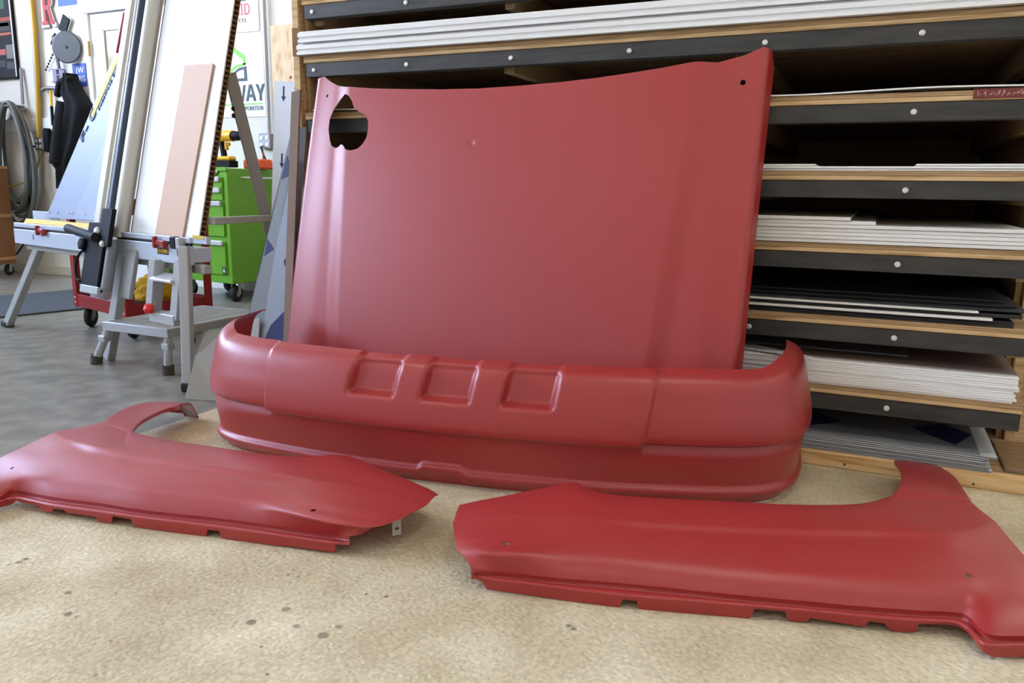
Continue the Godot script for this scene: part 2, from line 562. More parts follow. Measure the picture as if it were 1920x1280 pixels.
# ---------------------------------------------------------------- sheet rack
func build_rack() -> void:
	var x0 := -2.082
	var x1 := 0.428
	var depth := 1.9
	var rack := thing("sheet_rack", "large timber and steel rack of closely spaced shelves holding sheet stock", "rack", Vector3(0, 0, 0))
	var bolts := [2.142, 1.929, 1.716, 1.503, 1.29, 1.078, 0.86, 0.646, 0.427, 0.21]
	var cx := (x0 + x1) * 0.5
	var w := x1 - x0
	for y in bolts:
		var s := Node3D.new(); s.name = "shelf"; rack.add_child(s, true)
		part(s, "deck", G.new().box(Vector3(cx, y + 0.047, -depth * 0.5), Vector3(w, 0.013, depth), 0.001), M.ply, "plywood deck")
		part(s, "front_board", G.new().box(Vector3(cx, y + 0.0335, -0.02), Vector3(w, 0.013, 0.04), 0.0015), M.wood)
		for jx in [x0 + 0.03, cx - 0.4, cx + 0.4, x1 - 0.03]:
			part(s, "joist", G.new().box(Vector3(jx, y + 0.0, -depth * 0.5 - 0.03), Vector3(0.04, 0.078, depth - 0.07), 0.001), M.ply)
		part(s, "steel_angle", G.new().box(Vector3(cx + 0.004, y + 0.001, -0.006), Vector3(w - 0.012, 0.05, 0.006), 0.0012).box(Vector3(cx + 0.004, y - 0.022, -0.025), Vector3(w - 0.012, 0.005, 0.045), 0.001), M.steel, "dark steel angle")
		var bx := -2.034
		while bx < 0.45:
			part(s, "bolt", G.new().lathe(Vector3(bx + (0.04 if y < 0.5 else 0.0) * 0.3, y, -0.003), [Vector2(0.0085, 0), Vector2(0.0085, 0.003), Vector2(0.006, 0.0055), Vector2(0.0, 0.0062)], 12, Basis(Vector3(1, 0, 0), Vector3(0, 0, 1), Vector3(0, -1, 0))), M.bolt)
			bx += 0.4205
	for sx in [x0 - 0.012, x1 + 0.012]:
		var z0 := -0.04 if sx < 0.0 else -0.42
		part(rack, "end_panel", G.new().box(Vector3(sx, 1.1, (z0 - depth) * 0.5), Vector3(0.018, 2.2, depth + z0), 0.001), M.ply)
		for z in [z0, -depth * 0.5, -depth + 0.04]:
			part(rack, "post", G.new().box(Vector3(sx - signf(-cx + sx) * -0.026, 1.1, z), Vector3(0.03, 2.2, 0.07), 0.002), M.wood)
	part(rack, "back_panel", G.new().box(Vector3(cx, 1.1, -depth - 0.008), Vector3(w + 0.06, 2.2, 0.012)), M.ply)
	part(rack, "base_deck", G.new().box(Vector3(cx + 0.1, 0.0465, -depth * 0.5 - 0.01), Vector3(w + 0.24, 0.012, depth - 0.03), 0.001), M.ply)
	part(rack, "base_plank", G.new().box(Vector3(cx + 0.1, 0.028, -0.004), Vector3(w + 0.25, 0.048, 0.036), 0.003), M.pine, "pale pine base plank")

# ---------------------------------------------------------------- hood
func build_hood() -> void:
	var lean := Vector3(0, 1.27, -0.29).normalized()
	var nz := Vector3(1, 0, 0).cross(lean)
	var t := thing("car_hood", "dull red car hood with ragged hole in one corner leaning on rack", "car hood", Vector3(-1.167, 0.006, 0.335), Basis(Vector3(1, 0, 0), lean, nz))
	var top := [[-.875, 1.262], [-.85, 1.278], [-.821, 1.286], [-.796, 1.291], [-.763, 1.269], [-.716, 1.247], [-.678, 1.238], [-.546, 1.224], [-.408, 1.215], [-.253, 1.207], [-.106, 1.204], [.044, 1.207], [.186, 1.213], [.314, 1.222], [.418, 1.233], [.519, 1.245], [.617, 1.26], [.689, 1.259], [.757, 1.278], [.816, 1.306], [.854, 1.299], [.88, 1.263]]
	var hole := PackedVector2Array()
	for q in [[-0.672, 1.211], [-0.649, 1.201], [-0.632, 1.180], [-0.619, 1.156], [-0.591, 1.137], [-0.562, 1.126], [-0.547, 1.101], [-0.543, 1.075], [-0.545, 1.042], [-0.561, 1.016], [-0.581, 1.000], [-0.610, 0.995], [-0.634, 0.999], [-0.651, 1.017], [-0.664, 1.020], [-0.672, 1.011], [-0.690, 1.008], [-0.710, 1.017], [-0.722, 1.040], [-0.736, 1.080], [-0.736, 1.121], [-0.722, 1.156], [-0.698, 1.188]]:
		hole.append(Vector2(q[0], q[1]))
	var bolts := [[-.7655, 1.2127, .006], [.767, 1.197, .0085], [-.748, .3045, .006]]
	var nu := 330
	var nv := 230
	var p := PackedVector3Array(); p.resize(nu * nv)
	var keep := PackedFloat32Array(); keep.resize(nu * nv)
	for i in nu:
		var u := lerpf(-0.875, 0.88, float(i) / (nu - 1))
		var th := pick(top, u)
		for j in nv:
			var y := lerpf(0.015, th, float(j) / (nv - 1))
			var c0 := lerpf(0.575, 0.675, y / 1.24)       # raised middle between two creases
			var ax := absf(u + 0.008)
			var z := 0.012 * (1.0 - smooth(c0 - 0.036, c0 + 0.036, ax))
			z += 0.014 * (1.0 - pow(u / 0.85, 2.0)) - 0.012 * pow((y - 0.6) / 0.65, 2.0)
			z -= 0.010 * smooth(0.7, 0.82, absf(u))
			var x := u
			var e := absf(u) - 0.815                       # edges turn back
			if e > 0.0:
				var a := minf(e / 0.022, 1.35)
				x = signf(u) * (0.815 + 0.022 * sin(a) + maxf(e - 0.022 * 1.35, 0.0) * cos(1.35))
				z -= 0.022 * (1.0 - cos(a)) + maxf(e - 0.022 * 1.35, 0.0) * 0.9
			z -= 0.003 * exp(-(Vector2(u, y) - Vector2(-.11, 1.0137)).length_squared() / 0.00012)
			p[j * nu + i] = Vector3(x, y, z)
			var k := 1.0
			for b in bolts:
				k = minf(k, Vector2(u - b[0], y - b[1]).length() - b[2])
			if u > -0.8 and u < -0.5 and y > 0.95 and y < 1.24:
				var q := Vector2(u, y)
				var dist := 9.0
				for h in hole.size():
					dist = minf(dist, q.distance_to(Geometry2D.get_closest_point_to_segment(q, hole[h], hole[(h + 1) % hole.size()])))
				if Geometry2D.is_point_in_polygon(q, hole): dist = -dist
				k = minf(k, dist)
			keep[j * nu + i] = k
	part(t, "skin", G.new().sheet(p, nu, nv, 0.0022, keep), M.red)

# ---------------------------------------------------------------- bumper
func build_bumper() -> void:
	var yaw := deg_to_rad(9.8)
	var t := thing("car_bumper", "dull red plastic rear bumper cover with three step recesses", "bumper", Vector3(-1.035, 0.006, 0.565), Basis(UP, yaw))
	var half := [[0, .165], [.2, .160], [.4, .145], [.6, .112], [.72, .085], [.80, .055], [.86, .015], [.905, -.04], [.935, -.11], [.955, -.2], [.965, -.28], [.97, -.36]]
	var pl := []
	for i in range(half.size() - 1, 0, -1): pl.append(Vector3(-half[i][0] * 1.045, 0, half[i][1]))
	for h in half: pl.append(Vector3(h[0] * 1.02, 0, h[1]))
	# section from the inner top edge over the front to the bottom rim: [height, offset outwards]
	var prof := [[.366, -.085], [.362, -.075], [.354, -.058], [.344, -.044], [.330, -.034], [.31, -.026], [.28, -.017], [.245, -.008], [.21, -.002], [.19, 0.0], [.179, -.0005], [.174, -.002], [.170, -.008], [.167, -.018], [.163, -.025], [.155, -.027], [.13, -.030], [.10, -.035], [.072, -.040], [.058, -.041], [.049, -.037], [.043, -.032], [.037, -.030], [.031, -.032], [.022, -.040], [.012, -.050], [.002, -.058]]
	var nu := 640
	var nv := 200
	var p := PackedVector3Array(); p.resize(nu * nv)
	var pm := prof.size() - 1
	for i in nu:
		var s := float(i) / (nu - 1)
		var o := along(pl, s)
		var d := (along(pl, s + 0.002) - along(pl, s - 0.002)).normalized()
		var nr := Vector3(-d.z, 0, d.x)
		if nr.z < 0.0 and absf(o.x) < 0.8: nr = -nr
		var x := o.x
		for j in nv:
			var f := float(j) / (nv - 1) * pm
			var k := mini(int(f), pm - 1)
			var q := cr(_p(prof, k - 1), _p(prof, k), _p(prof, k + 1), _p(prof, k + 2), f - k)
			var y := q.x
			var off := q.y
			# the middle plate stands proud of the ends
			if y > 0.12:
				var sl := lerpf(0.0, 0.02, clampf((y - 0.18) / 0.17, 0.0, 1.0))
				var plate := smooth(-.634 - sl * 0.3 - .005, -.634 - sl * 0.3 + .005, x) * (1.0 - smooth(.512 + sl * 1.6 - .005, .512 + sl * 1.6 + .005, x))
				off -= 0.013 * (1.0 - plate) * smooth(0.135, 0.172, y)
				y += 0.008 * (1.0 - plate) * smooth(0.12, 0.172, y) * (1.0 - smooth(0.2, 0.28, y))
			# three step recesses open to the top
			if y > 0.2:
				for c in [-.262, -.033, .203]:
					var skew := (y - 0.30) * 0.18
					var hw := 0.076
					var inx := 1.0 - smooth(hw - 0.013, hw + 0.003, absf(x - c - skew))
					var iny := smooth(0.248, 0.266, y)
					off -= 0.030 * inx * iny * (1.0 - 0.75 * smooth(0.335, 0.364, y))
					y -= 0.006 * inx * smooth(0.345, 0.366, y)
			# shallow rise in the lower rim
			if y < 0.1:
				var nt := smooth(-.135, -.11, x) * (1.0 - smooth(-.005, .022, x))
				y += nt * 0.012 * smooth(0.0, 0.03, y) * (1.0 - smooth(0.07, 0.1, y))
			# wing ends rise to a point and the wheel side tapers
			var w := smooth(0.86, 1.0, absf(x))
			if q.x > 0.25: y += w * 0.03 * smooth(0.25, 0.366, q.x)
			p[j * nu + i] = o + nr * off + Vector3(0, y, 0)
	part(t, "cover", G.new().sheet(p, nu, nv, 0.0035), M.red)

func _p(a: Array, k: int) -> Vector3:
	var q: Array = a[clampi(k, 0, a.size() - 1)]
	return Vector3(q[0], q[1], 0)

# ---------------------------------------------------------------- fenders
func build_fenders() -> void:
	fender("dull red front fender lying outer side up with narrow arm beside the bumper end", {
		"F": [[-2.123,0.120,0.958], [-2.113,0.120,0.960], [-2.090,0.118,0.966], [-2.071,0.115,0.964], [-2.041,0.112,0.962], [-2.019,0.110,0.962], [-1.991,0.110,0.972], [-1.867,0.108,0.977], [-1.673,0.108,0.961], [-1.500,0.108,0.945], [-1.387,0.108,0.913], [-1.300,0.106,0.847], [-1.147,0.097,0.876], [-1.003,0.086,0.907], [-0.950,0.080,0.924]],
		"C": [[-2.158,0.118,1.104], [-2.082,0.120,1.129], [-2.020,0.120,1.141], [-1.972,0.120,1.149], [-1.911,0.120,1.154], [-1.841,0.118,1.151], [-1.755,0.115,1.142], [-1.645,0.115,1.129], [-1.518,0.115,1.115], [-1.392,0.115,1.095], [-1.303,0.111,1.067], [-1.213,0.106,1.041], [-1.096,0.099,1.023], [-0.988,0.088,1.008], [-0.940,0.080,1.000]],
		"R": [[-2.159,0.075,1.318], [-2.111,0.075,1.312], [-2.049,0.075,1.308], [-1.977,0.075,1.298], [-1.894,0.075,1.282], [-1.759,0.075,1.261], [-1.638,0.075,1.245], [-1.544,0.075,1.225], [-1.432,0.075,1.203], [-1.320,0.075,1.185], [-1.218,0.077,1.189], [-1.133,0.080,1.195], [-1.053,0.081,1.191], [-0.979,0.079,1.159], [-0.951,0.078,1.086]],
		"G": [[-2.061,0.042,1.442], [-2.017,0.042,1.416], [-2.007,0.042,1.367], [-2.001,0.042,1.323], [-1.882,0.042,1.309], [-1.751,0.042,1.286], [-1.620,0.042,1.267], [-1.522,0.042,1.247], [-1.415,0.042,1.222], [-1.308,0.042,1.201], [-1.213,0.042,1.187], [-1.132,0.044,1.179], [-1.075,0.048,1.173], [-1.041,0.054,1.177], [-1.017,0.060,1.170]],
		"L": [[-2.040,0.036,1.461], [-1.993,0.036,1.434], [-1.985,0.036,1.388], [-1.981,0.036,1.346], [-1.847,0.036,1.334], [-1.719,0.036,1.311], [-1.594,0.036,1.289], [-1.498,0.036,1.270], [-1.390,0.036,1.247], [-1.283,0.036,1.228], [-1.192,0.036,1.212], [-1.116,0.036,1.200], [-1.063,0.036,1.189], [-1.038,0.036,1.183]],
		"edge": [[-2.04, .8], [-2.0, .8], [-1.985, .4], [-1.98, .2], [-1.965, .3], [-1.90, .3], [-1.89, .75], [-1.855, .7], [-1.848, .25], [-1.815, .2], [-1.81, .45], [-1.72, .5], [-1.715, .95], [-1.675, .9], [-1.67, .2], [-1.618, .25], [-1.612, .95], [-1.412, 1.0], [-1.406, .35], [-1.376, .35], [-1.37, 1.0], [-1.205, .95], [-1.20, .85], [-1.073, .8], [-1.068, .0], [-1.03, .0]],
		"holes": [[-1.151, 1.167, .007], [-2.07, 1.289, .005]],
		"arm_o": [[-2.123,0.120,0.958], [-2.181,0.115,0.883], [-2.259,0.100,0.764], [-2.287,0.090,0.676], [-2.279,0.082,0.615], [-2.238,0.075,0.581], [-2.204,0.065,0.547]],
		"arm_i": [[-1.991,0.110,0.972], [-2.024,0.110,0.934], [-2.068,0.108,0.872], [-2.103,0.106,0.794], [-2.133,0.100,0.721], [-2.140,0.095,0.674], [-2.164,0.085,0.631]],
		"crease": [0.12, 0.72], "zone": [-1.0, 0.40], "bracket": Vector3(-.975, .052, 1.08), "end_plate": [Vector3(-2.17, .085, .626), Vector3(-2.204, .066, .55), Vector3(-2.196, .010, .525), Vector3(-2.258, .010, .527)], "lip": [6, 11]})
	fender("dull red front fender lying outer side up with its arm towards the rack base", {
		"F": [[-0.870,0.080,0.958], [-0.825,0.088,0.922], [-0.765,0.097,0.875], [-0.703,0.105,0.818], [-0.645,0.112,0.767], [-0.599,0.110,0.787], [-0.539,0.108,0.791], [-0.449,0.108,0.769], [-0.278,0.108,0.710], [-0.146,0.108,0.665], [-0.035,0.108,0.614], [0.042,0.110,0.566], [0.103,0.115,0.499], [0.150,0.117,0.484], [0.190,0.118,0.472], [0.222,0.119,0.462], [0.247,0.120,0.454], [0.263,0.120,0.448]],
		"C": [[-0.829,0.079,1.068], [-0.788,0.090,1.035], [-0.717,0.100,1.012], [-0.632,0.108,0.990], [-0.558,0.115,0.980], [-0.499,0.115,0.971], [-0.452,0.115,0.957], [-0.402,0.115,0.942], [-0.247,0.115,0.890], [-0.094,0.115,0.829], [-0.004,0.115,0.790], [0.073,0.115,0.755], [0.133,0.118,0.738], [0.197,0.120,0.717], [0.235,0.120,0.689], [0.263,0.120,0.660], [0.287,0.120,0.626], [0.310,0.118,0.590]],
		"R": [[-0.762,0.071,1.169], [-0.724,0.077,1.175], [-0.679,0.080,1.173], [-0.617,0.078,1.144], [-0.551,0.075,1.110], [-0.482,0.075,1.086], [-0.428,0.075,1.071], [-0.364,0.075,1.052], [-0.223,0.075,1.014], [-0.078,0.075,0.976], [0.006,0.075,0.949], [0.076,0.075,0.927], [0.142,0.075,0.908], [0.209,0.075,0.887], [0.247,0.075,0.876], [0.285,0.075,0.864], [0.332,0.075,0.848], [0.384,0.075,0.804]],
		"G": [[-0.713,0.058,1.196], [-0.697,0.052,1.188], [-0.662,0.046,1.168], [-0.604,0.042,1.147], [-0.526,0.042,1.127], [-0.472,0.042,1.110], [-0.422,0.042,1.096], [-0.355,0.042,1.078], [-0.216,0.042,1.043], [-0.073,0.042,1.004], [0.010,0.042,0.982], [0.079,0.042,0.961], [0.144,0.042,0.940], [0.205,0.042,0.917], [0.233,0.042,0.921], [0.260,0.042,0.976], [0.321,0.042,0.954], [0.376,0.042,0.928]],
		"L": [[-0.714,0.036,1.194], [-0.695,0.036,1.190], [-0.655,0.036,1.183], [-0.595,0.036,1.168], [-0.516,0.036,1.152], [-0.462,0.036,1.140], [-0.412,0.036,1.128], [-0.347,0.036,1.110], [-0.211,0.036,1.069], [-0.070,0.036,1.027], [0.011,0.036,1.005], [0.080,0.036,0.987], [0.144,0.036,0.966], [0.204,0.036,0.943], [0.228,0.036,0.952], [0.255,0.036,1.003], [0.319,0.036,0.976], [0.373,0.036,0.948]],
		"edge": [[-.714, 0], [-.705, 0], [-.69, .3], [-.68, .85], [-.57, .95], [-.405, 1.0], [-.40, .35], [-.373, .35], [-.368, 1.0], [-.157, 1.0], [-.15, .2], [-.093, .2], [-.087, .9], [-.053, .9], [-.046, .55], [.052, .8], [.061, .3], [.088, .4], [.1, .95], [.142, .9], [.148, .25], [.212, .2], [.238, .25], [.25, .5], [.27, .8], [.38, .8]],
		"holes": [[-.666, 1.125, .0075], [.237, .839, .0065]],
		"arm_o": [[0.263,0.120,0.448], [0.260,0.112,0.368], [0.259,0.102,0.290], [0.256,0.090,0.204], [0.250,0.076,0.125], [0.238,0.060,0.035]],
		"arm_i": [[0.103,0.115,0.499], [0.120,0.118,0.432], [0.126,0.113,0.364], [0.129,0.104,0.283], [0.126,0.090,0.180], [0.118,0.072,0.072]],
		"crease": [0.26, 0.74], "zone": [0.72, 2.0], "lip": [4, 12]})

func fender(label: String, d: Dictionary) -> void:
	var t := thing("car_fender", label, "car fender", Vector3.ZERO, Basis.IDENTITY, "front fenders on the carpet")
	var F := v3(d.F)
	var C := v3(d.C)
	var R := v3(d.R)
	var Gt := v3(d.G)
	var L := v3(d.L)
	var nu := 250
	var nv := 120
	var p := PackedVector3Array(); p.resize(nu * nv)
	var keep := PackedFloat32Array(); keep.resize(nu * nv)
	var c0: float = d.crease[0]
	var c1: float = d.crease[1]
	for i in nu:
		var s := float(i) / (nu - 1)
		var f := along(F, s)
		var c := along(C, s)
		var r := along(R, s)
		var g := along(Gt, s)
		var fold := smooth(c0 - 0.04, c0 + 0.16, s) * (1.0 - smooth(c1 - 0.06, c1 + 0.06, s))
		var z0: float = d.zone[0]
		var z1: float = d.zone[1]
		var free := 1.0 - smooth(z0 - 0.05, z0 + 0.03, s) * (1.0 - smooth(z1 - 0.03, z1 + 0.05, s))
		var a := c.lerp(f, 0.15) + UP * 0.006 * fold
		var k := c.lerp(f, 0.03) + UP * 0.0035 * fold
		var e := c.lerp(r, 0.07) - UP * 0.001 * fold
		var body := 0.003 * (1.0 - fold)
		var rows := [f, f.lerp(a, 0.25) + UP * 0.004 * free, f.lerp(a, 0.6) + UP * 0.005 * free, a + UP * body, k + UP * body, e + UP * body, c.lerp(r, 0.35) + UP * 0.004, c.lerp(r, 0.72) + UP * 0.006, r + UP * 0.002, r.lerp(g, 0.35) + UP * 0.005, r.lerp(g, 0.75) + UP * 0.004, g]

		var kn := knots(rows)
		for j in nv:
			var q := uneven(rows, kn, float(j) / (nv - 1))
			p[j * nu + i] = q
			var h := 1.0
			for o in d.holes: h = minf(h, Vector2(q.x - o[0], q.z - o[1]).length() - o[2])
			keep[j * nu + i] = h
	part(t, "skin", G.new().sheet(p, nu, nv, -0.002, keep), M.red)
	# gutter ledge and the notched mounting flange below it
	var mu := 700
	var q := PackedVector3Array(); q.resize(mu * 9)
	for i in mu:
		var s := float(i) / (mu - 1)
		var g := along(Gt, s * (L.size() - 1.0) / (Gt.size() - 1.0))
		var l := along(L, s)
		var dep := pick(d.edge, l.x)
		var out := (l - g); out.y = 0; out = out.normalized()
		var b := l - UP * (0.004 + 0.027 * dep) - out * 0.004
		var rw := [g + UP * 0.001, g - UP * 0.011 - out * 0.003, g.lerp(l, 0.22) - UP * 0.011, g.lerp(l, 0.5) - UP * 0.003, g.lerp(l, 0.8), l, l - UP * 0.004 + out * 0.0004, b.lerp(l, 0.4), b]
		for j in 9: q[j * mu + i] = rw[j]
	part(t, "mounting_flange", G.new().sheet(q, mu, 9, -0.0018), M.red)
	# arm
	var ao := v3(d.arm_o)
	var ai := v3(d.arm_i)
	var root_o: Vector3 = ao[0] + (ao[0] - ao[1]).normalized() * 0.018 - UP * 0.003
	var root_i: Vector3 = ai[0] + (ai[0] - ai[1]).normalized() * 0.018 - UP * 0.003
	ao.push_front(root_o); ai.push_front(root_i)
	var au := 60
	var av := 26
	var w := PackedVector3Array(); w.resize(au * av)
	for i in au:
		var s := float(i) / (au - 1)
		var o := along(ao, s)
		var n := along(ai, s)
		var rw := [n - UP * 0.016 + (n - o).normalized() * -0.012, n - UP * 0.012 + (n - o).normalized() * 0.0, n - UP * 0.004 + (n - o).normalized() * 0.001, n, n.lerp(o, 0.3) + UP * 0.004 * smooth(0.0, 0.35, s), n.lerp(o, 0.65) + UP * 0.004 * smooth(0.0, 0.35, s), o, o - UP * 0.012 + (o - n).normalized() * 0.008, o - UP * 0.04 + (o - n).normalized() * 0.012]
		for j in av: w[j * au + i] = along(rw, float(j) / (av - 1))
	part(t, "rear_arm", G.new().sheet(w, au, av, 0.002), M.red)
	# turned-in lip round the wheel arch
	var lu := 90
	var z := PackedVector3Array(); z.resize(lu * 6)
	var m := F.size() - 1.0
	for i in lu:
		var s: float = lerpf(d.lip[0] / m, d.lip[1] / m, float(i) / (lu - 1))
		var f := along(F, s)
		var inn := (along(C, s) - f); inn.y = 0; inn = inn.normalized()
		var rw := [f, f - UP * 0.006 - inn * 0.001, f - UP * 0.014, f - UP * 0.018 + inn * 0.006, f - UP * 0.019 + inn * 0.016, f - UP * 0.019 + inn * 0.022]
		for j in 6: z[j * lu + i] = rw[j]
	part(t, "wheel_arch_lip", G.new().sheet(z, lu, 6, 0.0015), M.red)
	if d.has("bracket"):
		var at: Vector3 = d.bracket
		var bb := Basis(UP, 0.9)
		part(t, "bracket", G.new().box(at + Vector3(0, 0.010, 0), Vector3(0.022, 0.025, 0.002), 0.0, bb).box(at + Vector3(0, -0.016, 0), Vector3(0.022, 0.013, 0.002), 0.0, bb).box(at + bb * Vector3(-0.008, -0.006, 0), Vector3(0.006, 0.0075, 0.002), 0.0, bb).box(at + bb * Vector3(0.008, -0.006, 0), Vector3(0.006, 0.0075, 0.002), 0.0, bb), M.primer, "pale metal bracket")
	if d.has("end_plate"):
		var e: Array = d.end_plate
		part(t, "end_plate", quad_sheet(e, 0.002), M.primer, "bare grey end plate inside the arm")
		var eg := G.new()
		for k in 4: eg.bar(e[k], e[(k + 1) % 4], 0.006, 0.006, Vector3(0.3, 0.2, 1))
		part(t, "end_rim", eg, M.red)

# ---------------------------------------------------------------- sheets stored in the rack
func stock(called: String, x0: float, x1: float, y: float, th: float, front: float, m: Material, label: String, group: String, depth := 1.3) -> MeshInstance3D:
	return solo(called, G.new().box(Vector3(0, th * 0.5, -depth * 0.5), Vector3(x1 - x0, th, depth), minf(0.0012, th * 0.25)), m, label, "sheet", Vector3((x0 + x1) * 0.5, y, front), Basis.IDENTITY, group)

func build_stock() -> void:
	var L := -2.04
	var R := 0.4
	var rng := RandomNumberGenerator.new(); rng.seed = 5
	# white extruded trim lengths under the top shelf, standing a little proud of the rack
	for k in 2:
		var y0: float = 1.3455 + 0.043 * k
		var poly := PackedVector2Array()
		for q in [[-.4, 0], [.028, 0], [.028, .010], [.020, .013], [.020, .017], [.028, .020], [.028, .034], [.018, .038], [.018, .041], [-.4, .041]]:
			poly.append(Vector2(q[0], q[1]))
		var b := Basis(Vector3(0, 0, 1), UP, Vector3(-1, 0, 0))
		solo("white_trim_length", G.new().prism(poly, Vector3.ZERO, 2.5, b), M.white, ["lower ribbed white trim length lying under a matching one on rack shelf", "upper ribbed white trim length lying on a matching one"][k], "trim length", Vector3(-0.845 + 0.012 * k, y0, -0.005 + 0.006 * k), Basis.IDENTITY, "white trim lengths in the rack")
	# a thin wavy sheet
	var nu := 120
	var p := PackedVector3Array(); p.resize(nu * 4)
	for i in nu:
		var x := lerpf(L, R, float(i) / (nu - 1))
		for j in 4:
			p[j * nu + i] = Vector3(x, 1.1365 + 0.003 + 0.003 * sin(x * 9.0 + 0.7) * (1.0 - j * 0.25) + 0.004 * smooth(-0.3, 0.4, x), 0.006 - j * 0.4)
	solo("white_sheet", G.new().sheet(p, nu, 4, 0.004), M.white, "single thin wavy white sheet alone on its rack shelf", "sheet")
	# thin white sheets
	var g4 := "thin white sheets on a rack shelf"
	for k in 2:
		stock("white_sheet", L, R, 0.9142 + 0.0068 * k, 0.0064, -0.002 + 0.004 * k, M.white, "thin full-length white sheet in the short stack of three layers", g4)
	stock("white_sheet", L, -0.18, 0.9282, 0.0062, 0.0, M.white, "upper thin white offcut on the short stack, its end behind the hood", g4)
	stock("white_sheet", 0.089, R, 0.9282, 0.0062, 0.002, M.white, "short thin white offcut on top of the three-layer stack", g4)
	# thick white foam sheets
	var g5 := "thick white sheets on a rack shelf"
	for k in 7:
		var e: float = R - rng.randf() * 0.012
		var lab := "thick white foam sheet within the tall white stack"
		if k == 6: e = -0.07; lab = "shorter thick white sheet, topmost of the tall white stack"
		if k == 5: e = -0.0; lab = "thick white sheet second from top of the tall white stack"
		stock("foam_sheet", L, e, 0.7014 + 0.0112 * k, 0.0102, rng.randf_range(-0.004, 0.006), M.white_foam, lab, g5)
	# black sheets and two pale strips
	var g6 := "black and white sheets on a rack shelf"
	for k in 3:
		stock("black_sheet", L, R - 0.02, 0.4812 + 0.0056 * k, 0.005, -0.006 - 0.004 * k, M.black_sheet, "black sheet at the bottom of the black stock", g6)
	stock("white_sheet", L, 0.326, 0.4985, 0.007, 0.004, M.white_foam, "longer pale strip edge among the black sheets", g6)
	stock("black_sheet", L, R, 0.5062, 0.011, -0.02, M.black_sheet, "black sheet between the two pale strips", g6)
	stock("white_sheet", L, 0.29, 0.518, 0.005, 0.002, M.white_foam, "shorter pale strip edge among the black sheets", g6)
	for k in 3:
		stock("black_sheet", L, R + 0.01 - 0.02 * k, 0.5238 + 0.0078 * k, 0.006, -0.02 - 0.05 * k, M.black_sheet, "black sheet on top of the black stock", g6)
	# tall stack of white sheets
	var g7 := "white sheets on the low rack shelf"
	for k in 11:
		stock("white_sheet", L, 0.415 - rng.randf() * 0.014, 0.2645 + 0.0071 * k, 0.0066, rng.randf_range(-0.003, 0.003), M.white, "white sheet in the tall stack on the low rack shelf", g7)
	stock("grey_sheet", L, 0.41, 0.343, 0.003, -0.03, M.brown_board, "cover sheet toned grey for shade on top of the low shelf white stack", g7)  # shade on the stack top is put into this sheet's colour
	stock("grey_sheet", -0.9, 0.13, 0.347, 0.004, -0.15, M.film, "narrow grey sheet with pale edge lying on the cover sheet", g7, 0.5)
	solo("loose_sheet", G.new().prism(PackedVector2Array([Vector2(-.5, -.3), Vector2(.03, .05), Vector2(.02, .075), Vector2(-.5, -.12)]), Vector3.ZERO, 0.004, Basis(Vector3(1, 0, 0), Vector3(0, 0, 1), Vector3(0, -1, 0))), M.white, "loose white sheet corner poking out beside the bumper tip", "sheet", Vector3(-0.17, 0.349, -0.035), Basis.IDENTITY)
	# composite sheets with printed film on the floor plank
	var g8 := "composite sheets on the lowest shelf"
	var ends := [0.375, 0.36, 0.37, 0.355, 0.365, 0.35, 0.362, 0.385]
	for k in 8:
		var t := thing("composite_sheet", "grey composite sheet within the lowest stack" if k < 7 else "printed grey composite sheet topping the lowest stack", "sheet", Vector3((ends[k] - 2.02) * 0.5, 0.0535 + 0.0058 * k, rng.randf_range(-0.003, 0.004)), Basis.IDENTITY, g8)
		var w: float = ends[k] + 2.02
		part(t, "core", G.new().box(Vector3(0, 0.0026, -0.601), Vector3(w, 0.0032, 1.198)), M.core_edge)
		part(t, "upper_skin", G.new().box(Vector3(0, 0.0047, -0.6), Vector3(w, 0.0009, 1.2)), M.film_edge)
		part(t, "lower_skin", G.new().box(Vector3(0, 0.0005, -0.6), Vector3(w, 0.0009, 1.2)), M.film_edge)
	var tp := thing("composite_sheet", "narrower composite sheet with a bright edge on the lowest stack", "sheet", Vector3(-0.84, 0.0999, -0.006), Basis.IDENTITY, g8)
	part(tp, "board", G.new().box(Vector3(0, 0.003, -0.6), Vector3(2.36, 0.006, 1.2), 0.001), M.film)
	for q in [[[-.16, -.28], [-.04, -.17], [-.13, -.085], [-.3, -.15]], [[.16, -.21], [.262, -.30], [.336, -.205], [.28, -.06]]]:
		var poly := PackedVector2Array()
		for a in q: poly.append(Vector2(a[0] + 0.84, a[1] + 0.006))
		part(tp, "film_print", G.new().prism(poly, Vector3(0, 0.0062, 0), 0.0004, Basis(Vector3(1, 0, 0), Vector3(0, 0, 1), Vector3(0, -1, 0))), M.print_blue, "dark blue printed diamond")
	var board := thing("corrugated_board", "brown corrugated board lying beyond the end of the lowest stack", "board", Vector3(0.50, 0.0535, -0.19))
	part(board, "panel", G.new().box(Vector3(0, 0.003, 0), Vector3(0.18, 0.006, 0.32), 0.001), M.brown_board)
	for k in 12:
		part(board, "ridge", G.new().tube([Vector3(-0.088, 0.0065, 0.148 - k * 0.027), Vector3(0.088, 0.0065, 0.148 - k * 0.027)], 0.006, 8), M.cardboard)
	# scribbled maroon patch on one shelf edge
	var rack := get_node("sheet_rack")
	var sh := rack.get_child(5)
	part(sh, "paint_patch", G.new().box(Vector3(0.30, 1.1215, 0.0012), Vector3(0.18, 0.026, 0.003), 0.0005), mat(srgb(118, 58, 48), 0.8), "maroon paint patch with chalk scribbles")
	var chalk := mat(srgb(214, 190, 186), 0.9)
	var cg := G.new()
	for k in 26:
		var x := 0.222 + k * 0.0062
		cg.bar(Vector3(x, 1.112 + rng.randf() * 0.008, 0.0032), Vector3(x + rng.randf_range(-0.004, 0.008), 1.119 + rng.randf() * 0.011, 0.0032), 0.0012, 0.0006)
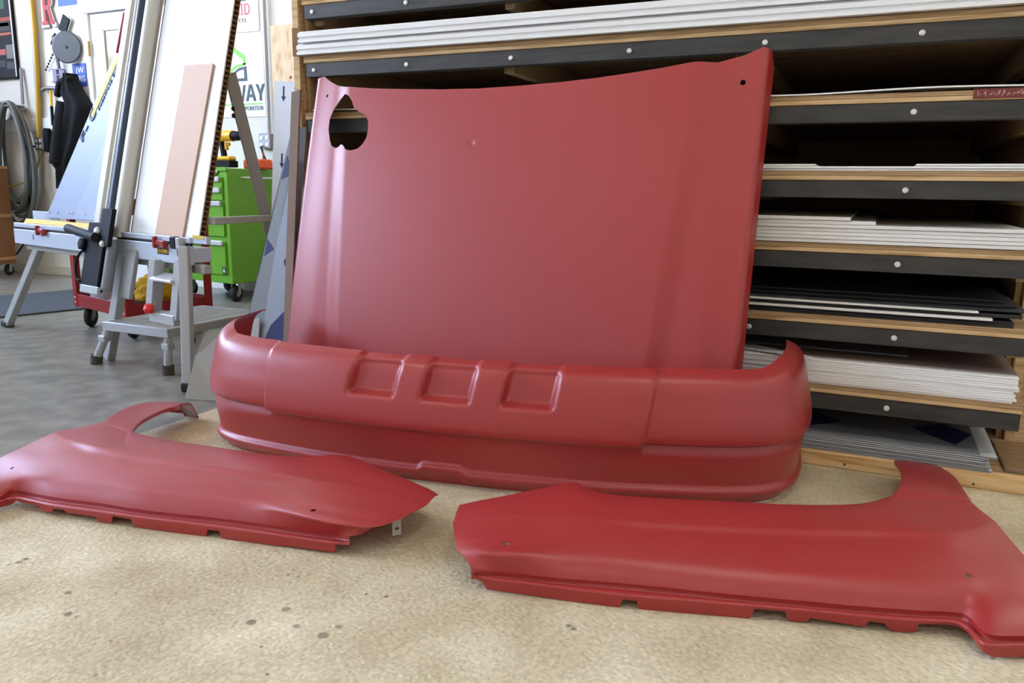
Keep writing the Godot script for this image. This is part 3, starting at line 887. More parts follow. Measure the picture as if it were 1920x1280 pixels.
	part(sh, "chalk_scribble", cg, chalk)
	# knots in the pale base plank
	for k in [[0.145, 0.03, .009], [-.02, .02, .004], [.25, .034, .004], [.275, .026, .005], [.33, .016, .004], [-1.4, .03, .006]]:
		part(rack, "knot", G.new().lathe(Vector3(k[0], k[1], 0.0139), [Vector2(k[2], 0), Vector2(k[2] * 0.8, 0.0006), Vector2(0, 0.0006)], 10, Basis(Vector3(1, 0, 0), Vector3(0, 0, 1), Vector3(0, -1, 0))), M.knot)

# ---------------------------------------------------------------- sheets leaning beside the rack
func quad_sheet(pts: Array, th: float) -> G:
	var n: Vector3 = (pts[1] - pts[0]).cross(pts[2] - pts[0]).normalized()
	if n.z < 0.0: n = -n
	var g := G.new()
	var m := pts.size()
	var mid := Vector3.ZERO
	for q in pts: mid += q / m
	for k in range(1, m - 1):
		g.flat(pts[0], pts[k], pts[k + 1], n)
		g.flat(pts[0] - n * th, pts[k] - n * th, pts[k + 1] - n * th, -n)
	for k in m:
		var a: Vector3 = pts[k]
		var b: Vector3 = pts[(k + 1) % m]
		g.quad(a, b, b - n * th, a - n * th, (a + b) * 0.5 - mid)
	return g

func build_leaning_sheets() -> void:
	var group := "sheets leaning at the rack end"
	var w := thing("film_sheet", "tall white film-covered sheet standing upright behind the rack corner", "sheet", Vector3(-2.325, 0.011, -0.1), Basis(Vector3(0, 0, 1), -0.088), group)
	part(w, "board", G.new().box(Vector3(0, 0.63, 0), Vector3(0.2, 1.26, 0.004), 0.001), mat(srgb(226, 234, 244), 0.4))
	for y in [0.97, 1.24]:
		part(w, "arrow_print", G.new().prism(PackedVector2Array([Vector2(-.004, .03), Vector2(.004, .03), Vector2(.004, -.01), Vector2(.012, -.01), Vector2(0, -.03), Vector2(-.012, -.01), Vector2(-.004, -.01)]), Vector3(-0.05, y - 0.03, 0.0026), 0.0006), M.print_blue)
	for q in [[-.02, 1.235, .032], [-.02, .95, .032]]:
		part(w, "diamond_print", G.new().prism(PackedVector2Array([Vector2(-q[2], 0), Vector2(-q[2] * .4, q[2] * .7), Vector2(q[2] * 2, q[2] * .7), Vector2(q[2] * 2, -q[2] * .7), Vector2(-q[2] * .2, -q[2] * .8)]), Vector3(q[0] + 0.055, q[1], 0.0026), 0.0006), M.print_blue)
	solo("brown_board", quad_sheet([Vector3(-2.116, 1.207, 0.036), Vector3(-2.06, 0.006, 0.234), Vector3(-2.026, 0.006, 0.234), Vector3(-2.075, 1.215, 0.035)], 0.01), M.brown_board, "narrow brown board edge standing between rack corner and hood", "board", Vector3.ZERO, Basis.IDENTITY, group)
	# two grey sheets slumped sideways against the rack front
	var pl := func(x: float, y: float, o: float) -> Vector3: return Vector3(x - 0.026, y, 0.205 - y * 0.165 + o)
	var a := thing("film_sheet", "grey film sheet slumped sideways with blue print on its slanting edge", "sheet", Vector3.ZERO, Basis.IDENTITY, group)
	part(a, "board", quad_sheet([pl.call(-2.10, 1.075, 0.0), pl.call(-2.166, 0.74, 0.0), pl.call(-2.263, 0.295, 0.0), pl.call(-2.33, 0.004, 0.0), pl.call(-2.03, 0.006, 0.0), pl.call(-2.03, 1.075, 0.0)], 0.003), M.film)
	for q in [[[-2.185, .638], [-2.15, .600], [-2.197, .570]], [[-2.253, .342], [-2.242, .314], [-2.258, .305]], [[-2.115, .968], [-2.102, .94], [-2.102, .886], [-2.136, .874]]]:
		var pts := []
		for e in q: pts.append(pl.call(e[0], e[1], 0.0012))
		part(a, "edge_print", quad_sheet(pts, 0.0004), M.print_blue, "dark blue edge print")
	var b := thing("film_sheet", "paler grey film sheet slumped over the first, blue print low down", "sheet", Vector3.ZERO, Basis.IDENTITY, group)
	part(b, "board", quad_sheet([pl.call(-2.077, .95, .014), pl.call(-2.096, .784, .014), pl.call(-2.123, .639, .014), pl.call(-2.142, .494, .014), pl.call(-2.159, .347, .014), pl.call(-2.205, .004, .014), pl.call(-2.035, .006, .014), pl.call(-2.035, .95, .014)], 0.003), mat(srgb(142, 148, 160), 0.45))
	part(b, "corner_print", quad_sheet([pl.call(-2.055, .37, .0155), pl.call(-2.125, .304, .0155), pl.call(-2.155, .24, .0155), pl.call(-2.036, .2, .0155), pl.call(-2.036, .37, .0155)], 0.0004), M.print_blue, "dark blue corner print")
	part(b, "arrow_print", quad_sheet([pl.call(-2.068, .578, .0155), pl.call(-2.072, .556, .0155), pl.call(-2.083, .556, .0155), pl.call(-2.075, .536, .0155), pl.call(-2.064, .553, .0155), pl.call(-2.069, .555, .0155), pl.call(-2.064, .578, .0155)], 0.0004), M.print_blue)
	solo("grey_offcut", quad_sheet([Vector3(-2.452, .166, .281), Vector3(-2.406, .262, .267), Vector3(-2.31, .29, .238), Vector3(-2.31, .004, .30), Vector3(-2.455, .004, .345)], 0.004), mat(srgb(150, 146, 134), 0.5), "grey offcut with a clipped corner leaning behind the bumper end", "board", Vector3.ZERO, Basis.IDENTITY, group)
	solo("grey_offcut", quad_sheet([pl.call(-2.248, .314, .03), pl.call(-2.173, .332, .03), pl.call(-2.16, .004, .03), pl.call(-2.24, .004, .03)], 0.004), mat(srgb(160, 158, 150), 0.5), "small grey offcut standing inside the bumper end", "board", Vector3.ZERO, Basis.IDENTITY, group)
	var ply := thing("plywood_offcut", "pale knotty plywood offcut fixed to the wall by the rack", "board", Vector3(-4.06, 1.45, -2.33))
	part(ply, "sheet", G.new().box(Vector3(0.02, 0.29, 0), Vector3(0.46, 0.58, 0.018), 0.004), M.panel_wood)
	for q in [[-.03, .2, .012], [.02, .34, .007]]:
		part(ply, "knot", G.new().lathe(Vector3(q[0], q[1], 0.0088), [Vector2(q[2], 0), Vector2(q[2] * .8, 0.0008), Vector2(0, 0.0008)], 10, Basis(Vector3(1, 0, 0), Vector3(0, 0, 1), Vector3(0, -1, 0))), M.knot)
	solo("cardboard_flap", G.new().box(Vector3(0, 0.05, 0), Vector3(0.035, 0.105, 0.004), 0.001), M.cardboard, "torn brown cardboard flap at the end of the white trim lengths", "cardboard", Vector3(-2.108, 1.346, 0.004), Basis(UP, 0.3))

# ---------------------------------------------------------------- upright panel cutter
func build_cutter() -> void:
	var b := Basis(Vector3(0.973, 0, 0.23).normalized(), UP, Vector3(-0.23, 0, 0.973).normalized())
	var t := thing("panel_cutter", "tall leaning aluminium panel cutter on splayed legs with black cutting head", "cutter", Vector3(-4.38, 0, -0.29), b)
	var th := deg_to_rad(13.0)
	var LB := Basis(Vector3(1, 0, 0), -th)               # lean basis: y up the board
	var o := Vector3(0, 0.6, 0)
	var P := func(s: float, k: float, z := 0.0) -> Vector3: return o + LB * Vector3(s, k, z)
	# tray rails
	for r in [[0.11, 1.14], [1.27, 1.89]]:
		var tr := part(t, "tray_rail", G.new().box(Vector3((r[0] + r[1]) * 0.5, 0.560, 0.03), Vector3(r[1] - r[0], 0.078, 0.022), 0.002).box(Vector3((r[0] + r[1]) * 0.5, 0.622, 0.028), Vector3(r[1] - r[0], 0.022, 0.02), 0.002).box(Vector3((r[0] + r[1]) * 0.5, 0.56, -0.02), Vector3(r[1] - r[0], 0.06, 0.08), 0.002), M.alu_white)
		part(tr, "dark_fill", G.new().box(Vector3((r[0] + r[1]) * 0.5, 0.604, 0.029), Vector3(r[1] - r[0] - 0.004, 0.016, 0.012)), M.dark_fill)  # black strip filling the groove, its shade put into the colour
		part(tr, "under_rail", G.new().box(Vector3((r[0] + r[1]) * 0.5 + 0.03, 0.508, -0.01), Vector3(r[1] - r[0] - 0.08, 0.035, 0.04), 0.002), M.alu_flat)
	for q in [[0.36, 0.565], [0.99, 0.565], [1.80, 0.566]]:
		part(t, "key_slot_shade", G.new().prism(PackedVector2Array([Vector2(-.006, -.014), Vector2(.006, -.014), Vector2(.006, .014), Vector2(-.006, .014)]), Vector3(q[0], q[1], 0.0402), 0.002), M.dark_fill)  # raised black pieces standing for openings, their shade painted as colour
	part(t, "back_ledge", G.new().box(Vector3(0.36, 0.672, -0.03), Vector3(0.32, 0.05, 0.004), 0.001), M.alu_white)
	part(t, "ruler", G.new().box(Vector3(0.66, 0.645, 0.012), Vector3(0.92, 0.026, 0.003), 0.0006, Basis(Vector3(1, 0, 0), -0.5)), M.yellow, "yellow measuring strip")
	part(t, "ruler", G.new().box(Vector3(1.97, 0.628, 0.03), Vector3(0.1, 0.03, 0.02), 0.002), M.alu_white)
	part(t, "ruler_label", G.new().box(Vector3(1.965, 0.640, 0.042), Vector3(0.08, 0.014, 0.002)), M.yellow)
	# wing panels
	part(t, "wing_panel", G.new().prism(PackedVector2Array([Vector2(.40, .07), Vector2(1.04, .07), Vector2(1.04, 1.06), Vector2(.99, .99), Vector2(.93, .93)]), o, 0.004, LB), mat(srgb(142, 152, 172), 0.5, 0.1), "blue grey sheet metal wing panel")
	part(t, "wing_brace", G.new().prism(PackedVector2Array([Vector2(.73, .072), Vector2(1.05, .072), Vector2(1.05, .66)]), P.call(0, 0, 0.004), 0.003, LB), mat(srgb(148, 158, 177), 0.5, 0.1))
	for q in [.44, .54, .66, .70, .85, .95]:
		part(t, "screw", G.new().lathe(P.call(q, 0.10, 0.006), [Vector2(.007, 0), Vector2(.005, .003), Vector2(0, .0035)], 8, LB * Basis(Vector3(1, 0, 0), Vector3(0, 0, 1), Vector3(0, -1, 0))), M.chrome)
	# brand stripe along the slanting edge
	var e0 := Vector2(.745, .60)
	var e1 := Vector2(.955, .92)
	var dir := (e1 - e0).normalized()
	var nrm := Vector2(dir.y, -dir.x)
	part(t, "label_stripe", G.new().prism(PackedVector2Array([e0, e1, e1 + nrm * .035, e0 + nrm * .035]), P.call(0, 0, .0032), 0.002, LB), M.yellow, "yellow label stripe")
	var SB := LB * Basis(Vector3(dir.x, dir.y, 0), Vector3(-dir.y, dir.x, 0), Vector3(0, 0, 1))
	letters(t, "label_text", "Substrate Cutter", 0.06, 0.36, 0.0, 0.022, P.call(e0.x + nrm.x * .062, e0.y + nrm.y * .062, .004), SB, M.print_blue, 700)
	letters(t, "label_text", "C", -0.02, 0.04, -0.03, 0.03, P.call(e0.x + nrm.x * .02, e0.y + nrm.y * .02, .005), SB, M.print_blue, 700)
	letters(t, "label_text", "F-", -0.14, -0.05, -0.02, 0.02, P.call(e0.x + nrm.x * .02, e0.y + nrm.y * .02, .005), SB, M.print_blue, 700)
	# upright rail
	var LEN := 1.75
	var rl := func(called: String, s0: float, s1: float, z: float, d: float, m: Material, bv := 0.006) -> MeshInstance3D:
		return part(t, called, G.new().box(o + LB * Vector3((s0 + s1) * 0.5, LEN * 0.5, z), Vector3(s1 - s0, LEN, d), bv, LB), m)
	rl.call("scale_strip", 1.0, 1.058, 0.012, 0.02, M.white, 0.002)
	for k in 6:
		part(t, "scale_mark", G.new().box(P.call(1.045, 0.45 + k * 0.1, 0.0225), Vector3(0.012, 0.008, 0.0008), 0.0, LB), M.dark_fill)
	rl.call("guide_rail", 1.058, 1.085, 0.03, 0.05, M.rail)
	rl.call("guide_rail", 1.082, 1.15, 0.035, 0.06, M.rail, 0.015)
	rl.call("guide_rail", 1.146, 1.168, 0.03, 0.05, M.rail)
	rl.call("rail_slot_shade", 1.165, 1.25, 0.008, 0.02, M.dark_fill, 0.0)  # black backing in the rail gap, shade put into the colour
	part(t, "guide_rod", G.new().tube([P.call(1.216, 0.02, 0.045), P.call(1.216, LEN, 0.045)], 0.026, 16), M.blue_rod)
	part(t, "guide_rail", G.new().tube([P.call(1.282, 0.0, 0.03), P.call(1.282, LEN, 0.03)], 0.036, 20), M.rail)
	# red measuring pen clipped to the strip
	part(t, "marker_clip", G.new().bar(P.call(0.985, 0.88, 0.03), P.call(1.0, 1.07, 0.03), 0.012, 0.012), mat(srgb(150, 22, 52), 0.4), "crimson marker clip")
	# cutting head
	var hd := part(t, "cutting_head", G.new().box(P.call(1.235, -0.105, 0.10), Vector3(0.17, 0.31, 0.03), 0.004, LB).box(P.call(1.33, 0.03, 0.115), Vector3(0.1, 0.17, 0.02), 0.004, LB), M.black, "black cutting head")
	part(hd, "handle", G.new().tube([P.call(1.03, 0.008, 0.15), P.call(1.045, 0.007, 0.15), P.call(1.15, -0.005, 0.15), P.call(1.29, -0.02, 0.14)], 0.02, 14), M.rubber, "foam grip")
	part(hd, "knob", G.new().lathe(P.call(1.275, 0.01, 0.122), [Vector2(.018, 0), Vector2(.018, .012), Vector2(.012, .018), Vector2(0, .019)], 14, LB * Basis(Vector3(1, 0, 0), Vector3(0, 0, 1), Vector3(0, -1, 0))), M.chrome)
	part(hd, "knob", G.new().lathe(P.call(1.335, -0.045, 0.122), [Vector2(.014, 0), Vector2(.014, .01), Vector2(.01, .014), Vector2(0, .015)], 14, LB * Basis(Vector3(1, 0, 0), Vector3(0, 0, 1), Vector3(0, -1, 0))), M.chrome)
	part(hd, "knob", G.new().lathe(P.call(1.135, -0.055, 0.11), [Vector2(.03, 0), Vector2(.03, .02), Vector2(.02, .026), Vector2(0, .027)], 6, LB * Basis(Vector3(1, 0, 0), Vector3(0, 0, 1), Vector3(0, -1, 0))), M.black)
	part(t, "counterweight_tube", G.new().tube([P.call(1.345, -0.055, 0.085), P.call(1.345, -0.25, 0.085)], 0.024, 16), mat(srgb(122, 125, 130), 0.5, 0.2))
	part(t, "gas_strut", G.new().tube([P.call(1.135, -0.03, 0.085), P.call(1.12, -0.25, 0.085)], 0.015, 12), M.alu)
	var ring := []
	for k in 19:
		var a := PI * 0.5 + PI * k / 18.0
		ring.append(P.call(1.155 + cos(a) * 0.06, -0.155 + sin(a) * 0.07, 0.12))
	part(t, "hose_loop", G.new().tube(ring, 0.006, 8), M.black)
	part(t, "clamp_plate", G.new().box(P.call(1.28, -0.255, 0.125), Vector3(0.17, 0.035, 0.015), 0.003, LB), M.alu)
	part(t, "mast_plate", G.new().box(P.call(1.42, -0.16, 0.03), Vector3(0.095, 0.22, 0.02), 0.003, LB), mat(srgb(146, 146, 144), 0.5, 0.15))
	# legs
	part(t, "leg", G.new().bar(Vector3(-0.285, 0.02, -0.02), Vector3(0.35, 0.55, -0.01), 0.05, 0.04, Vector3(0, 0, 1), 0.004), M.alu_flat)
	part(t, "leg", G.new().bar(Vector3(1.075, 0.01, 0.03), Vector3(1.27, 0.54, 0.0), 0.06, 0.04, Vector3(0, 0, 1), 0.004), M.alu_flat)
	var rgt := part(t, "leg", G.new().bar(Vector3(1.906, 0.03, 0.09), Vector3(1.872, 0.60, 0.05), 0.042, 0.042, Vector3(0.6, 0, 0.8), 0.004), M.alu)
	part(rgt, "foot", G.new().box(Vector3(1.906, 0.02, 0.09), Vector3(0.052, 0.038, 0.052), 0.006, Basis(UP, 0.64)), M.rubber)
	part(t, "foot", G.new().box(Vector3(-0.3, 0.016, -0.02), Vector3(0.075, 0.032, 0.05), 0.005), M.rubber)
	part(t, "back_leg", G.new().bar(Vector3(1.73, 1.33, -0.292), Vector3(1.73, 0.0, -0.617), 0.05, 0.05, Vector3(1, 0, 0.6), 0.003), M.alu_flat)
	for y in [1.10, 1.13]:
		part(t, "bolt", G.new().lathe(Vector3(1.735, y + 0.05, -0.30), [Vector2(.011, 0), Vector2(.009, .008), Vector2(0, .009)], 8, Basis(Vector3(1, 0, 0), Vector3(0, 0, 1), Vector3(0, -1, 0))), M.dark_fill)
	part(t, "cross_bar", G.new().bar(Vector3(1.90, 0.70, -0.06), Vector3(1.73, 0.70, -0.50), 0.035, 0.03, UP, 0.002), M.alu)
	part(t, "stub_tube", G.new().box(Vector3(1.90, 0.505, 0.0), Vector3(0.11, 0.035, 0.035), 0.002), M.alu_flat)
	# holder hanging below the tray
	var hn := Node3D.new(); hn.name = "tool_holder"; t.add_child(hn, true)
	for x in [1.625, 1.83]:
		part(hn, "side", G.new().bar(Vector3(x + 0.02, 0.535, 0.05), Vector3(x - 0.03, 0.29, 0.06), 0.05, 0.05, Vector3(0, 0, 1), 0.002), M.alu)
	part(hn, "shelf", G.new().box(Vector3(1.735, 0.46, 0.06), Vector3(0.17, 0.012, 0.07), 0.002, Basis(Vector3(1, 0, 0), 0.3)), M.chrome)
	part(hn, "shelf", G.new().box(Vector3(1.715, 0.285, 0.06), Vector3(0.2, 0.045, 0.06), 0.003), M.alu)
	part(hn, "knob", G.new().lathe(Vector3(1.64, 0.322, 0.10), [Vector2(0, -.024), Vector2(.017, -.018), Vector2(.024, 0), Vector2(.017, .018), Vector2(0, .024)], 14), mat(srgb(214, 44, 34), 0.4), "round red knob")
	part(hn, "offcut", G.new().box(Vector3(1.60, 0.345, 0.07), Vector3(0.05, 0.05, 0.004), 0.0, Basis(Vector3(0, 0, 1), 0.6)), M.white)
	# name plate and clips
	part(t, "name_plate", G.new().box(Vector3(1.68, 0.568, 0.041), Vector3(0.092, 0.028, 0.002), 0.0005), M.dark_fill, "small black name plate")
	letters(t, "name_plate_text", "FLETCHER", 1.638, 1.722, 0.561, 0.575, Vector3(0, 0, 0.0432), Basis.IDENTITY, M.yellow, 700)
	for x in [0.50, 1.69]:
		part(t, "red_clip", G.new().bar(Vector3(x - 0.05, 0.606, 0.05), Vector3(x + 0.04, 0.60, 0.05), 0.022, 0.02, Vector3(0, 0, 1), 0.004).box(Vector3(x - 0.045, 0.605, 0.055), Vector3(0.02, 0.05, 0.02), 0.004).box(Vector3(x + 0.03, 0.597, 0.055), Vector3(0.018, 0.035, 0.02), 0.004), mat(srgb(150, 40, 42), 0.45), "dark red stop clip")
	part(t, "stop_block", G.new().box(Vector3(1.80, 0.61, 0.05), Vector3(0.045, 0.05, 0.03), 0.005), M.black)
	part(t, "stop_block", G.new().box(Vector3(1.84, 0.61, 0.05), Vector3(0.03, 0.045, 0.03), 0.003), M.alu)
	# boards being cut lean on it
	var wb := thing("white_board", "large bright white board with honeycomb edge leaning on the panel cutter", "board", Vector3(-4.38, 0, -0.29), b, "boards on the panel cutter")
	part(wb, "face", G.new().box(P.call(1.615, 0.82, 0.004), Vector3(0.56, 1.58, 0.006), 0.001, LB), M.white)
	var kraft := mat(srgb(126, 92, 62), 0.9)
	part(wb, "core", G.new().box(P.call(1.592, 0.82, -0.010), Vector3(0.56, 1.58, 0.018), 0.0, LB), kraft)
	part(wb, "back_face", G.new().box(P.call(1.615, 0.82, -0.022), Vector3(0.56, 1.58, 0.003), 0.0, LB), kraft)
	for k in 74:
		part(wb, "honeycomb_wall", G.new().box(P.call(1.882, 0.04 + k * 0.021, -0.010), Vector3(0.024, 0.006, 0.02), 0.0, LB), kraft)
	solo("tan_board", G.new().box(P.call(1.693, 0.392, 0.014), Vector3(0.225, 0.75, 0.006), 0.001, LB * Basis(Vector3(0, 0, 1), -0.05)), mat(srgb(204, 164, 132), 0.6), "tan hardboard strip leaning on the white board in the cutter", "board", Vector3(-4.38, 0, -0.29), b, "boards on the panel cutter")

# ---------------------------------------------------------------- red cart
func wheel(parent: Node, at: Vector3, r: float, w: float, turn: float, fork := true) -> void:
	var b := Basis(UP, turn) * Basis(Vector3(0, 1, 0), Vector3(1, 0, 0), Vector3(0, 0, -1))
	var g := G.new().lathe(at, [Vector2(r * 0.45, -w * .5), Vector2(r * .9, -w * .5), Vector2(r, -w * .25), Vector2(r, w * .25), Vector2(r * .9, w * .5), Vector2(r * .45, w * .5)], 22, b)
	var c := Node3D.new(); c.name = "caster"; parent.add_child(c, true)
	part(c, "tyre", g, M.rubber)
	part(c, "hub", G.new().lathe(at, [Vector2(0, -w * .42), Vector2(r * .46, -w * .42), Vector2(r * .46, w * .42), Vector2(0, w * .42)], 14, b), M.alu_flat)
	if fork:
		part(c, "fork", G.new().box(at + b * Vector3(0, w * .7, 0) + Vector3(0, r * 0.7, 0), Vector3(0.006, r * 1.5, 0.03), 0.001, Basis(UP, turn)).box(at - b * Vector3(0, w * .7, 0) + Vector3(0, r * 0.7, 0), Vector3(0.006, r * 1.5, 0.03), 0.001, Basis(UP, turn)).box(at + Vector3(0, r * 1.42, 0), Vector3(w * 1.6, 0.008, 0.05), 0.001, Basis(UP, turn)), M.alu)

func build_cart() -> void:
	var b := Basis(Vector3(0.965, 0, 0.263), UP, Vector3(-0.263, 0, 0.965))
	var t := thing("utility_cart", "red steel utility cart on black casters behind the panel cutter", "cart", Vector3(-3.67, 0, -0.40), b)
	# local: near right corner at origin, x to -0.68, z to -0.5
	for y in [0.165, 0.72]:
		var sh := Node3D.new(); sh.name = "tray"; t.add_child(sh, true)
		part(sh, "floor_plate", G.new().box(Vector3(-0.34, y - 0.03, -0.25), Vector3(0.68, 0.004, 0.5)), M.cart_red)
		for q in [[Vector3(-0.34, y, 0), Vector3(0.68, 0.075, 0.004)], [Vector3(-0.34, y, -0.5), Vector3(0.68, 0.075, 0.004)], [Vector3(0, y, -0.25), Vector3(0.004, 0.075, 0.5)], [Vector3(-0.68, y, -0.25), Vector3(0.004, 0.075, 0.5)]]:
			part(sh, "rim", G.new().box(q[0], q[1], 0.001), M.cart_red)
	for q in [[0.0, 0.0], [-0.68, 0.0], [0.0, -0.5], [-0.68, -0.5]]:
		var sx := -1.0 if q[0] > -0.3 else 1.0
		var sz := -1.0 if q[1] > -0.3 else 1.0
		part(t, "post", G.new().box(Vector3(q[0] - sx * .003, 0.43, q[1] + sz * 0.022), Vector3(0.004, 0.62, 0.048), 0.001).box(Vector3(q[0] + sx * 0.022, 0.43, q[1] - sz * .003), Vector3(0.048, 0.62, 0.004), 0.001), M.cart_red)
		for y in [0.15, 0.18]:
			part(t, "bolt", G.new().lathe(Vector3(q[0] + sx * 0.02, y, q[1] + (0.005 if q[1] > -0.3 else -0.005)), [Vector2(.006, 0), Vector2(.004, .003), Vector2(0, .0035)], 8, Basis(Vector3(1, 0, 0), Vector3(0, 0, 1), Vector3(0, -1, 0))), M.chrome)
	for q in [[-0.06, -0.06], [-0.62, -0.06], [-0.06, -0.44], [-0.62, -0.44]]:
		wheel(t, Vector3(q[0], 0.062, q[1]), 0.062, 0.03, 0.7)
	var at := func(x: float, y: float, z: float) -> Vector3: return Vector3(-3.67, 0, -0.40) + b * Vector3(x, y, z)
	# what lies on the lower tray
	solo("plastic_bucket", G.new().lathe(Vector3.ZERO, [Vector2(0, 0), Vector2(.085, 0), Vector2(.105, .27), Vector2(.112, .275), Vector2(.112, .29), Vector2(.1, .29), Vector2(.09, .02), Vector2(0, .02)], 24), mat(srgb(190, 192, 194), 0.35), "pale grey plastic bucket in the red cart", "bucket", at.call(-0.56, 0.14, -0.14))
	for q in [[-0.16, 0.235, 0.13, 0.10, srgb(206, 158, 26), "crumpled yellow cloth heaped in the red cart"], [-0.20, 0.29, 0.10, 0.09, srgb(112, 150, 84), "crumpled green cloth heaped behind the yellow cloth"]]:
		var g := G.new()
		var nz := FastNoiseLite.new(); nz.seed = int(q[1] * 100); nz.frequency = 1.2
		var n := 40
		var p := PackedVector3Array(); p.resize(n * 20)
		for j in 20:
			for i in n:
				var u := TAU * i / (n - 1)
				var v := PI * (j + 0.02) / 19.5
				var dv := Vector3(sin(v) * cos(u), cos(v), sin(v) * sin(u))
				var rr := 1.0 + 0.35 * nz.get_noise_3dv(dv * 1.6) + 0.12 * nz.get_noise_3dv(dv * 5.0)
				p[j * n + i] = Vector3(dv.x * q[2], maxf(dv.y * q[3], -q[3] * 0.95), dv.z * q[2] * 0.8) * rr
		g.sheet(p, n, 20, -0.003)
		solo("cloth", g, mat(q[4], 0.95), q[5], "cloth", at.call(q[0], q[1], -0.26 - (0.1 if q[3] < 0.095 else 0.0)), Basis.IDENTITY, "cloths in the red cart")
	solo("black_case", G.new().box(Vector3(0, 0.03, 0), Vector3(0.2, 0.06, 0.12), 0.008), M.black, "flat black case lying in the red cart", "case", at.call(-0.13, 0.14, -0.08), b)
	solo("paper_card", G.new().box(Vector3(0, 0.001, 0), Vector3(0.04, 0.002, 0.09), 0.0), M.white, "white card lying on the black case", "card", at.call(-0.17, 0.2005, -0.08), b * Basis(UP, 0.5))
	solo("grey_rag", G.new().lathe(Vector3.ZERO, [Vector2(.075, 0), Vector2(.07, .03), Vector2(.04, .055), Vector2(0, .06)], 9), mat(srgb(150, 148, 142), 0.95), "bunched grey rag beside the bucket in the cart", "cloth", at.call(-0.33, 0.138, -0.1), b, "cloths in the red cart")

# ---------------------------------------------------------------- folding platform
func build_platform() -> void:
	var t := thing("work_platform", "low folding aluminium work platform with ribbed top and angled legs", "platform", Vector3(-3.03, 0, -0.22))
	var y := 0.205
	part(t, "frame", G.new().box(Vector3(0, y - 0.01, 0.295), Vector3(0.42, 0.042, 0.022), 0.003).box(Vector3(0, y - 0.01, -0.295), Vector3(0.42, 0.042, 0.022), 0.003).box(Vector3(0.2, y - 0.01, 0), Vector3(0.022, 0.042, 0.57), 0.003).box(Vector3(-0.2, y - 0.01, 0), Vector3(0.022, 0.042, 0.57), 0.003), M.alu)
	for k in 9:
		part(t, "slat", G.new().box(Vector3(-0.168 + k * 0.042, y + 0.002, 0), Vector3(0.03, 0.012, 0.566), 0.002), M.alu_flat)
	for q in [[-0.2, 0.28, -0.29, 0.285], [0.185, 0.28, 0.175, 0.285], [-0.2, -0.28, -0.29, -0.285], [0.185, -0.28, 0.175, -0.285]]:
		var lg := part(t, "leg", G.new().tube([Vector3(q[0], y - 0.03, q[1]), Vector3(q[2], 0.03, q[3])], 0.019, 12).box(Vector3(lerpf(q[0], q[2], .3), lerpf(y - .03, .03, .3), lerpf(q[1], q[3], .3)), Vector3(0.044, 0.03, 0.044), 0.004), M.alu)
		part(lg, "foot", G.new().tube([Vector3(q[2], 0.045, q[3]), Vector3(q[2] - (0.008 if q[0] < 0 else 0.0), 0.001, q[3])], 0.027, 12), mat(srgb(70, 64, 56), 0.7))

